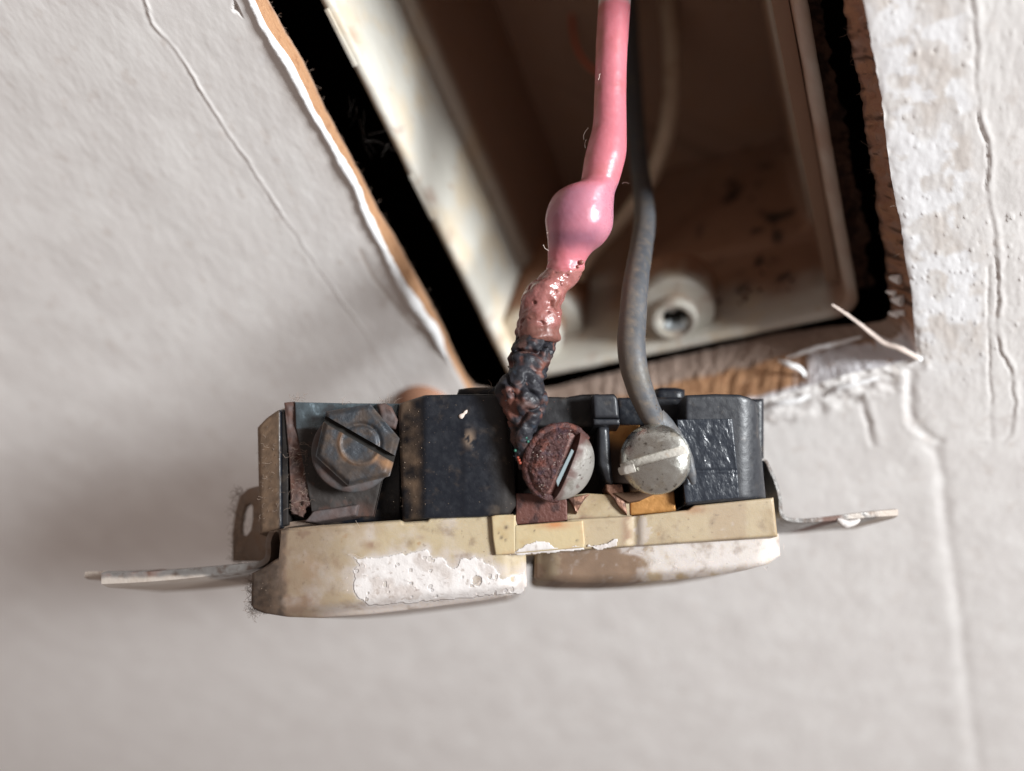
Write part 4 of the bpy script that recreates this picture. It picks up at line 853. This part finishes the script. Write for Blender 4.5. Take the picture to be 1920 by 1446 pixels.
# raised yellow tab
tabd = {'burn': lambda x, y: .75 * np.exp(-((x - 1040) / 28) ** 2 - ((y - 984) / 7) ** 2) + .2 * sstep(.1, .5, nz(x, y, .5, 3)), 'dust': lambda x, y: np.clip(sum(np.exp(-((x - a_) / w_) ** 2 - ((y - b_) / w_) ** 2) for a_, b_, w_ in ((949, 989, 3.4), (940, 1008, 2.6), (948, 1013, 2), (935, 999, 1.6), (1002, 996, 1.6), (1082, 1014, 2), (985, 994, 1.2))), 0, 1)}
tabn = slab('front_tab', [(0, 921), (.6, 924), (1, 929)], 967, [(921, 968), (930, 966), (950, 965), (967, 966)], [(921, 1036), (930, 1041), (967, 1038.5)], .25, 2.2, 'ivory2', out, .22, .22, attrs=tabd)
slab('front_tab', 965, [(0, 1093), (.8, 1097), (1, 1095)], [(965, 985.5), (1092, 976), (1097, 978)], [(965, 1038.5), (1097, 1027)], .245, 2.2, 'ivory2', out, .22, .22, attrs=tabd)
p2 = lambda X, Y: np.stack([X, Y], -1)
wob = lambda X, Y, a_, s_: a_ * nz(X, Y, s_, 13, 5)
POLY1 = [(655, 1040), (680, 1046), (712, 1047), (745, 1040), (775, 1036), (800, 1031), (812, 1045), (832, 1042), (843, 1062), (850, 1068), (858, 1062), (860, 1046), (890, 1044), (905, 1050), (918, 1056), (935, 1075), (955, 1080), (972, 1076), (986, 1066), (988, 1104), (975, 1112), (930, 1118), (860, 1124), (760, 1134), (690, 1136), (670, 1120), (660, 1105), (668, 1085), (660, 1070), (672, 1060)]
holes1 = [((894, 1089), 9, 9), ((918, 1081), 2.5, 4), ((930, 1081), 2, 3.5), ((943, 1081), 6, 5), ((961, 1086), 4, 5), ((928, 1113), 2, 3), ((948, 1108), 2, 3), ((960, 1106), 3, 4), ((884, 1099), 3, 2)]
def hm(X, Y):
    k = 1.0
    for (c_, a_, b_) in holes1: k = k * (np.hypot((X - c_[0]) / a_, (Y - c_[1]) / b_) + .35 * nz(X, Y, 3, 14) > 1)
    return k
# left receptacle face
lt = [(470, 1076), (496, 1064), (512, 1052), (523, 1046), (527, 994), (600, 986), (720, 978), (752, 976), (757, 980), (800, 977), (806, 972), (921, 967), (924, 1036), (988, 1026)]
lbm = [(470, 1132), (476, 1142), (495, 1150), (540, 1157), (600, 1159), (700, 1152), (800, 1140), (900, 1127), (950, 1119), (975, 1111), (988, 1100)]
def facen(x, y, x0, x1):
    t = np.abs((x - (x0 + x1) / 2) / ((x1 - x0) / 2)); ex = -1.3 * sstep(.78, 1, t) ** 1.5 - .6 * t * t
    return ex
lf = slab('receptacle_face', [(0, 473), (1, 471)], [(0, 986), (1, 988)], lt, lbm, -.15, 28, 'ivory', out, .15, .5,
     nf=lambda x, y: facen(x, y, 470, 988) - .6 * np.clip((528 - x) / 50, 0, 1) - 1.6 * sstep(1125, 1160, y + (x - 560) * .095) ** 2,
     attrs={'flakew': lambda x, y: hm(x, y) * sstep(-5, 3, sdf(p2(x, y), POLY1) + 9 * nz(x, y, .9, 13, 5)) * (.80 + .20 * sstep(700, 900, x) + .9 * np.minimum(0, nz(x, y, 1.1, 45, 5)) * sstep(960, 820, x)) * (1 - .75 * sstep(.38, .55, nz(x, y, 1.6, 46, 4))), 'dark_brown': lambda x, y: np.maximum(np.clip(.95 * sstep(548, 528, x + 6 * nz(x, y, .8, 2)) * (.9 + .4 * nz(x, y, 1.5, 4)), 0, 1), .38 * sstep(740, 545, x + 60 * nz(x, y, .3, 52, 5))), 'dust': lambda x, y: np.clip(.92 * sstep(545, 525, x + 7 * nz(x, y, .7, 2)) + .85 * np.exp(-((x - 697) / 13) ** 2 - ((y - 1022) / 9) ** 2) * sstep(-.3, .2, nz(x, y, 1, 7)) + .5 * np.exp(-((x - 788) / 9) ** 2 - ((y - 1008) / 5) ** 2) + .75 * sstep(-.1, .35, nz(x, y, .6, 3)) * sstep(1085, 1130, y) * sstep(700, 560, x) + .6 * sstep(780, 540, x + 60 * nz(x, y, .25, 33, 4)) + .45 * sstep(.3, .6, nz(x, y, .4, 4)), 0, 1), 'burn': lambda x, y: .25 * sstep(.2, .6, nz(x, y, .25, 9)) * (x < 760), 'pwhite': lambda x, y: np.clip(.8 * sstep(1132, 1150, y + (x - 560) * .095 + 5 * nz(x, y, .8, 5)) * sstep(560, 640, x) + .8 * sstep(-.15, .5, nz(x, y, .35, 31, 5) + .55 * sstep(-28, 4, sdf(p2(x, y), POLY1)) - .15), 0, 1)},  # dark brown at the left strip, weaker toward the middle
     label='left receptacle face with thick white paint along its rim')
POLY3 = [(1160, 1030), (1230, 1018), (1255, 1020), (1262, 1004), (1275, 1014), (1300, 1010), (1345, 1000), (1385, 998), (1420, 1010), (1458, 1012), (1461, 1040), (1440, 1052), (1395, 1064), (1330, 1072), (1270, 1074), (1230, 1068), (1210, 1050), (1190, 1040)]
# right receptacle face
rt_ = [(1002, 1030), (1100, 1024), (1465, 1000)]
rbm = [(1002, 1082), (1010, 1089), (1060, 1093), (1150, 1094), (1250, 1089), (1330, 1081), (1400, 1069), (1440, 1058), (1462, 1043)]
rf = slab('receptacle_face', [(0, 1003), (1, 1002)], [(0, 1460), (1, 1463)], rt_, rbm, -2.6, 25, 'ivory', out, .16, .5,
     nf=lambda x, y: facen(x, y, 1002, 1463) - 1.6 * sstep(1070, 1100, y + (x - 1150) * .08 * (x > 1150)) ** 2,
     attrs={'flakew': lambda x, y: .72 * sstep(-9, 6, sdf(p2(x, y), POLY3) + 20 * nz(x, y, .6, 13, 5)) * (1 - .8 * sstep(.22, .45, nz(x, y, 1.1, 47, 5))) * (.85 + .3 * nz(x, y, .4, 49)), 'dark_brown': lambda x, y: .5 * sstep(1235, 1185, x + 14 * nz(x, y, .8, 2)) * (.7 + .6 * nz(x, y, .35, 50, 4)), 'dust': lambda x, y: np.clip(.80 * sstep(1225, 1190, x + 10 * nz(x, y, .8, 2)) * sstep(-.7, .2, nz(x, y, .5, 3) + sstep(1040, 1100, x) - .2) + .3, 0, 1), 'burn': lambda x, y: 0 * x, 'pwhite': lambda x, y: np.clip(.85 * sstep(-.1, .3, nz(x, y, .5, 11) + .35 * sstep(1180, 1300, x)) * sstep(1150, 1215, x) + .4 * sstep(.2, .5, nz(x, y, 1.2, 12)), 0, 1)},  # darker brown toward the inner end
     label='right receptacle face, darker brown at its inner end')
# ---- torn patches of white paint, real flakes cut from a fine grid
def flake(name, x0, x1, y0, y1, maskf, nf, m, parent, step=1.5, th=.03, **kw):
    xs = np.arange(x0, x1, step); ys = np.arange(y0, y1, step); X, Y = np.meshgrid(xs, ys, indexing='ij')
    mk = maskf(X, Y) > 0; N_ = nf(X, Y) + th + .05 * nz(X, Y, .8, 5)
    edge = mk & ~(np.roll(mk, 1, 0) & np.roll(mk, -1, 0) & np.roll(mk, 1, 1) & np.roll(mk, -1, 1)); N_ = np.where(edge, N_ - th * .5, N_)
    cell = mk[:-1, :-1] & mk[1:, :-1] & mk[1:, 1:] & mk[:-1, 1:]
    fs = grid_faces(len(xs), len(ys), True)[cell.ravel()]
    used = np.unique(fs); mp = -np.ones(X.size, int); mp[used] = np.arange(len(used))
    V = PO(X.ravel()[used], Y.ravel()[used], N_.ravel()[used])
    o = mesh(name, V, mp[fs], m, parent, 80, **kw)
    so = o.modifiers.new('thickness', 'SOLIDIFY'); so.thickness = .00006; so.offset = -1
    return o
def m1(X, Y):
    d = sdf(p2(X, Y), POLY1) + wob(X, Y, 7, .9)
    for (c_, a_, b_) in holes1: d = np.minimum(d, (np.hypot((X - c_[0]) / a_, (Y - c_[1]) / b_) - 1 + .35 * nz(X, Y, 3, 14)) * 6)
    return d
flake('paint_flake', 645, 990, 1020, 1145, lambda X, Y: np.minimum(m1(X, Y), 6 - 30 * sstep(.42, .6, nz(X, Y, 1.2, 51, 5)) * sstep(900, 800, X)), lambda X, Y: -.15 + facen(X, Y, 470, 988) + .02 - .4 * sstep(980, 988, X) - 1.6 * sstep(1125, 1160, Y + (X - 560) * .095) ** 2, 'flake', lf)
POLY2 = [(956, 1040), (985, 1022), (1005, 1014), (1030, 1016), (1040, 1026), (1060, 1030), (1080, 1022), (1095, 1026), (1096, 1031), (1040, 1037), (980, 1041)]
flake('paint_flake', 950, 1100, 1008, 1042, lambda X, Y: sdf(p2(X, Y), POLY2) + wob(X, Y, 3, 1.3), lambda X, Y: .26 - .2 * sstep(1036, 1041, Y + (X - 950) * .09), 'flake', tabn)
def m3(X, Y):
    d = sdf(p2(X, Y), POLY3) + wob(X, Y, 16, .7) - 3
    return np.minimum(d, (np.hypot((X - 1310) / 13, (Y - 1053) / 9) - 1) * 7)
POLY4 = [(1100, 1024), (1140, 1020), (1150, 1008), (1158, 1010), (1160, 1026), (1120, 1031)]
flake('paint_flake', 1095, 1230, 1000, 1034, lambda X, Y: sdf(p2(X, Y), POLY4) + wob(X, Y, 6, 1.2), lambda X, Y: -.38, 'flake', fb)

# ---- mounting strap: bent sheet seen almost edge-on
def sheet(name, pts, widths, n0, deep, thick, m, parent, attrs=None, n=70, notch=None):
    """pts: near-edge polyline (px,py) at offset n0, extruded along EW by deep; thick mm in the image plane"""
    q_ = catmull(np.array([(x, y) for x, y in pts], float), n); T = np.gradient(q_, axis=0); T /= np.linalg.norm(T, axis=1)[:, None]; Nn = np.stack([-T[:, 1], T[:, 0]], -1)
    hw_ = np.interp(np.linspace(0, 1, n), np.linspace(0, 1, len(widths)), widths) / 2
    kd = 24; V = []; AX = []; 
    for j, t in enumerate(np.linspace(0, 1, kd)):
        e = 1 - .35 * (1 - sstep(0, .08, np.array(min(t, 1 - t) * 1.0)))
        dd = n0 - 0 * t; 
        extra_ = notch(q_[:, 0], t) if notch else 0
        for sgn in (1, -1):
            pp_ = q_ + Nn * (hw_ * e)[:, None] * sgn
            P_ = PO(pp_[:, 0], pp_[:, 1], n0) + EW * (deep * t) ; V.append(P_); AX.append(np.stack([pp_[:, 0], pp_[:, 1], np.full(n, t)], -1))
    V = np.array(V).reshape(kd, 2, n, 3); AX = np.array(AX).reshape(kd, 2, n, 3)
    mid = [(V[0, 1] * (1 - q) + V[0, 0] * q, AX[0, 1] * (1 - q) + AX[0, 0] * q) for q in (.2, .35, .5, .65, .8)]
    ring = np.concatenate([V[:, 0], V[::-1, 1], np.array([m_[0] for m_ in mid])], 0); axr = np.concatenate([AX[:, 0], AX[::-1, 1], np.array([m_[1] for m_ in mid])], 0)      # closed loop over section
    k2 = ring.shape[0]; g = np.arange(k2 * n).reshape(k2, n)
    Fq = []
    for a_ in range(k2):
        b_ = (a_ + 1) % k2
        Fq += [(g[a_, i], g[a_, i + 1], g[b_, i + 1], g[b_, i]) for i in range(n - 1)]
    Fq.append(tuple(g[:, 0])); Fq.append(tuple(g[::-1, -1]))
    A = {kk: np.broadcast_to(fn(axr[..., 0], axr[..., 1], axr[..., 2]), axr.shape[:2]).ravel() for kk, fn in (attrs or {}).items()}
    return mesh(name, ring.reshape(-1, 3), Fq, m, parent, 50, A)
st = sheet('mounting_strap', [(600, 976), (560, 981), (528, 987), (511, 996), (503, 1015), (503, 1035), (499, 1050), (480, 1060), (440, 1066), (390, 1072), (316, 1079), (250, 1083), (190, 1085)], (12, 14, 15, 15, 17, 24, 28, 32), -4.5, 22, 1, 'strap', out, n=110,
      attrs={'dust': lambda x, y, t: np.clip(sstep(470, 520, x) * (.75 + .3 * nz(x, y, 1, 2)) + .55 * sstep(0.05, .3, t), 0, 1), 'pw': lambda x, y, t: .75 * np.clip(sstep(400, 380, x + 10 * nz(x, y, .8, 3)) * sstep(1079, 1087, y + 4 * nz(x, y, .9, 4) + (x - 190) * .02), 0, 1),
             'rusty': lambda x, y, t: .75 * sstep(330, 290, x) * sstep(-.4, .1, nz(x, y, .6, 5)) * sstep(1085, 1078, y)})
sheet('ear_tip', [(300, 1074), (240, 1077), (159, 1078)], (16, 16, 16), -10, 13, 1, 'strap', st, n=30, attrs={'dust': lambda x, y, t: .3 + 0 * x, 'pw': lambda x, y, t: np.clip(sstep(250, 215, x + 12 * nz(x, y, 1, 3)), 0, 1), 'rusty': lambda x, y, t: .5 * sstep(.0, .3, nz(x, y, .8, 5))})
# the upright loop of the strap behind the left end
def loopmesh():
    o_ = [(436, 1052), (436, 1000), (441, 960), (450, 930), (466, 916), (486, 911), (497, 915), (500, 1000), (502, 1052)]
    i_ = [(452, 1000), (452, 985), (454, 965), (459, 950), (468, 942), (474, 950), (474, 975), (470, 995), (460, 1008)]
    co = np.array(o_, float); ci = np.array(i_, float)
    k = 64
    def rs_(p):
        pc2 = np.vstack([p, p[:1]]); s = np.r_[0, np.cumsum(np.hypot(*np.diff(pc2, axis=0).T))]; t = np.linspace(0, s[-1], k, endpoint=False)
        return np.stack([np.interp(t, s, pc2[:, 0]), np.interp(t, s, pc2[:, 1])], -1)
    A_, B_ = rs_(co), rs_(ci)
    nn = lambda p: -9.5 - 7 * np.clip((500 - p[:, 0]) / 60, 0, 1)
    rings = []
    for t in np.linspace(0, 1, 6): p = A_ * (1 - t) + B_ * t; rings.append(PO(p[:, 0], p[:, 1], nn(p) + .35 * nz(p[:, 0], p[:, 1], 1.5, 3)))
    for t in np.linspace(1, 0, 6): p = A_ * (1 - t) + B_ * t; rings.append(PO(p[:, 0], p[:, 1], nn(p)) + EW * 1.3)
    R_ = np.array(rings); g = np.arange(12 * k).reshape(12, k); Fq = []
    for a_ in range(12):
        b_ = (a_ + 1) % 12; Fq += [(g[a_, i], g[b_, i], g[b_, (i + 1) % k], g[a_, (i + 1) % k]) for i in range(k)]
    mesh('strap_loop', R_.reshape(-1, 3), Fq, 'strap', st, 50, {'dust': np.clip(.85 + .3 * vnoise(R_, 1.2, 3, 3), 0, 1), 'pw': np.zeros(R_.shape[:2]), 'rusty': np.zeros(R_.shape[:2])})
loopmesh()
er = sheet('mounting_strap', [(1425, 862), (1436, 864), (1444, 880), (1455, 905), (1463, 935), (1465, 960), (1475, 972), (1500, 976), (1540, 974), (1590, 969), (1640, 964), (1684, 961)], (5, 7, 8, 9, 10, 11, 12, 15, 18), -9, 17, 1, 'strap', out, n=100,
      attrs={'dust': lambda x, y, t: .25 * sstep(.1, .5, nz(x, y, .8, 5)), 'pw': lambda x, y, t: np.clip(.6 * sstep(1570, 1590, x + 10 * nz(x, y, .8, 3)) * sstep(-.3, .2, nz(x, y, .9, 6)) + sstep(1640, 1655, x), 0, 1), 'rusty': lambda x, y, t: .8 * sstep(1535, 1545, x) * sstep(1585, 1570, x)})
tube('paint_drip', catmull([PO(1570, 974, -9), PO(1585, 982, -9), PO(1600, 980, -9), PO(1612, 974, -9)], 14), np.array([.2, .3, .45, .5, .55, .55, .5, .5, .5, .45, .4, .3, .2, .1]), 'flake', er, 10, disp=lambda b_, u, th_: .15 * vnoise(b_, 1.5, 3, 3))
# dark bracket between the right block and the strap
slab('strap_spring', [(0, 1438), (1, 1455)], [(0, 1441), (.5, 1456), (1, 1466)], [(1438, 866), (1466, 880)], [(1438, 980), (1466, 982)], -13, 4, 'strap', er, .5, .2, attrs={'dust': lambda x, y: .6 + 0 * x, 'pw': lambda x, y: 0 * x, 'rusty': lambda x, y: .4 + 0 * x})

# ---- lint and dust on the outlet
hl = []
for k in range(420):        # round the dusty left end
    x, y = (438 + rng.rand() * 26, 915 + rng.rand() * 140) if k % 2 else (470 + rng.rand() * 30, 1080 + rng.rand() * 72)
    n_ = -12 if k % 2 else -5; hl.append(fibre(PO(x, y, n_ - 2 + 3 * rng.rand()), .6 + 1.6 * rng.rand(), 6, .9, -CAMR * .7 - CAMF * .3))
for k in range(80):
    x = 486 + rng.rand() * 40; y = 800 + rng.rand() * 180; hl.append(fibre(PO(x, y, -4.9 + .05 * (x - 486)), .4 + .9 * rng.rand(), 5, 1.2, -CAMF * .5))
for (x, y) in [(556, 745), (561, 748), (566, 742), (553, 748), (726, 745), (722, 748), (733, 752), (640, 755), (1062, 742), (917, 726), (924, 724)]:
    for _ in range(3): hl.append(fibre(PO(x + rng.randn() * 3, y + 4, -3), .6 + rng.rand(), 6, 1.0, CAMU))
for k in range(60):
    x = 540 + rng.rand() * 40; y = 830 + rng.rand() * 130; hl.append(fibre(PO(x, y, -2.8), .6 + 1.2 * rng.rand(), 6, 1.1))
hairs('lint_fibres', hl, 'lint', out, .022)
hl = [fibre(PO(667, 976, .4), 1.1, 5, .3, CAMR * .8 - CAMU), fibre(PO(652, 1040, .6), 2.6, 6, .3, CAMR), fibre(PO(1500 - 30, 1032, -3), 1, 5, .8)]
for k in range(22):
    x = 650 + rng.rand() * 330; y = 1060 + rng.rand() * 60; hl.append(fibre(PO(x, y, .15), .3 + .7 * rng.rand(), 5, .9))
for k in range(24):
    x = 1180 + rng.rand() * 270; y = 1010 + rng.rand() * 60; hl.append(fibre(PO(x, y, -1.9), .3 + .9 * rng.rand(), 5, .9))
hairs('pale_fibres', hl, 'lintw', out, .02)
pt = []; sz = []
for k in range(420):
    u_ = rng.rand()
    if u_ < .35: x, y, n_ = 750 + rng.rand() * 50, 765 + rng.rand() * 205, -4.1 * max(0, (797 - 775) / 50) - .2
    elif u_ < .55: x, y, n_ = 800 + rng.rand() * 160, 745 + rng.rand() * 220, .02
    elif u_ < .75: x, y, n_ = 530 + rng.rand() * 420, 990 + rng.rand() * 60, -.45
    elif u_ < .9: x, y, n_ = 490 + rng.rand() * 170, 1055 + rng.rand() * 85, -.9
    else: x, y, n_ = 560 + rng.rand() * 180, 770 + rng.rand() * 200, -2.4
    if u_ < .35: n_ = -2.4 * (797 - x) / 50 + .02
    pt.append(PO(x, y, n_)); sz.append(.02 + .07 * rng.rand() ** 4)
grains('dust_specks', pt, sz, 'speck', out)
tube('pale_crumb', catmull([PO(861, 783, .05), PO(867, 779, .12), PO(872, 774, .12), PO(876, 769, .05)], 12), np.array([.12, .28, .34, .30, .26, .20, .16, .20, .22, .18, .12, .05]), 'lintw', core, 9, disp=lambda b_, u, th_: .06 * vnoise(b_, 2.5, 3, 3), flat=.6)
pt = []; sz = []
for k in range(120):
    x, y = 940 + rng.rand() * 130, 740 + rng.rand() * 130; pt.append(PO(x, y, -2.0 + 1.5 * rng.rand())); sz.append(.03 + .12 * rng.rand() ** 3)
grains('soot_crumbs', pt, sz, 'char', out)

# ------------------------------------------------------------------ the brown knob peeping over the housing, on the wall behind
kc = PW(797, 766, 0); nu, nv = 40, 20; V = []
for i in range(nu):
    for j in range(nv):
        a_ = 2 * math.pi * i / nu; b_ = math.pi / 2 * j / (nv - 1); V.append(kc + np.array([5.6 * math.cos(a_) * math.cos(b_) ** .6, -3.2 * math.sin(b_) + .3, 5.6 * math.sin(a_) * math.cos(b_) ** .6]))
kn = mesh('wall_knob', V, grid_faces(nu, nv, wrap_u=True), 'knob', None, 80, origin_mm=kc)
kn['label'] = 'small brown rounded knob peeping out above the black housing'; kn['category'] = 'knob'
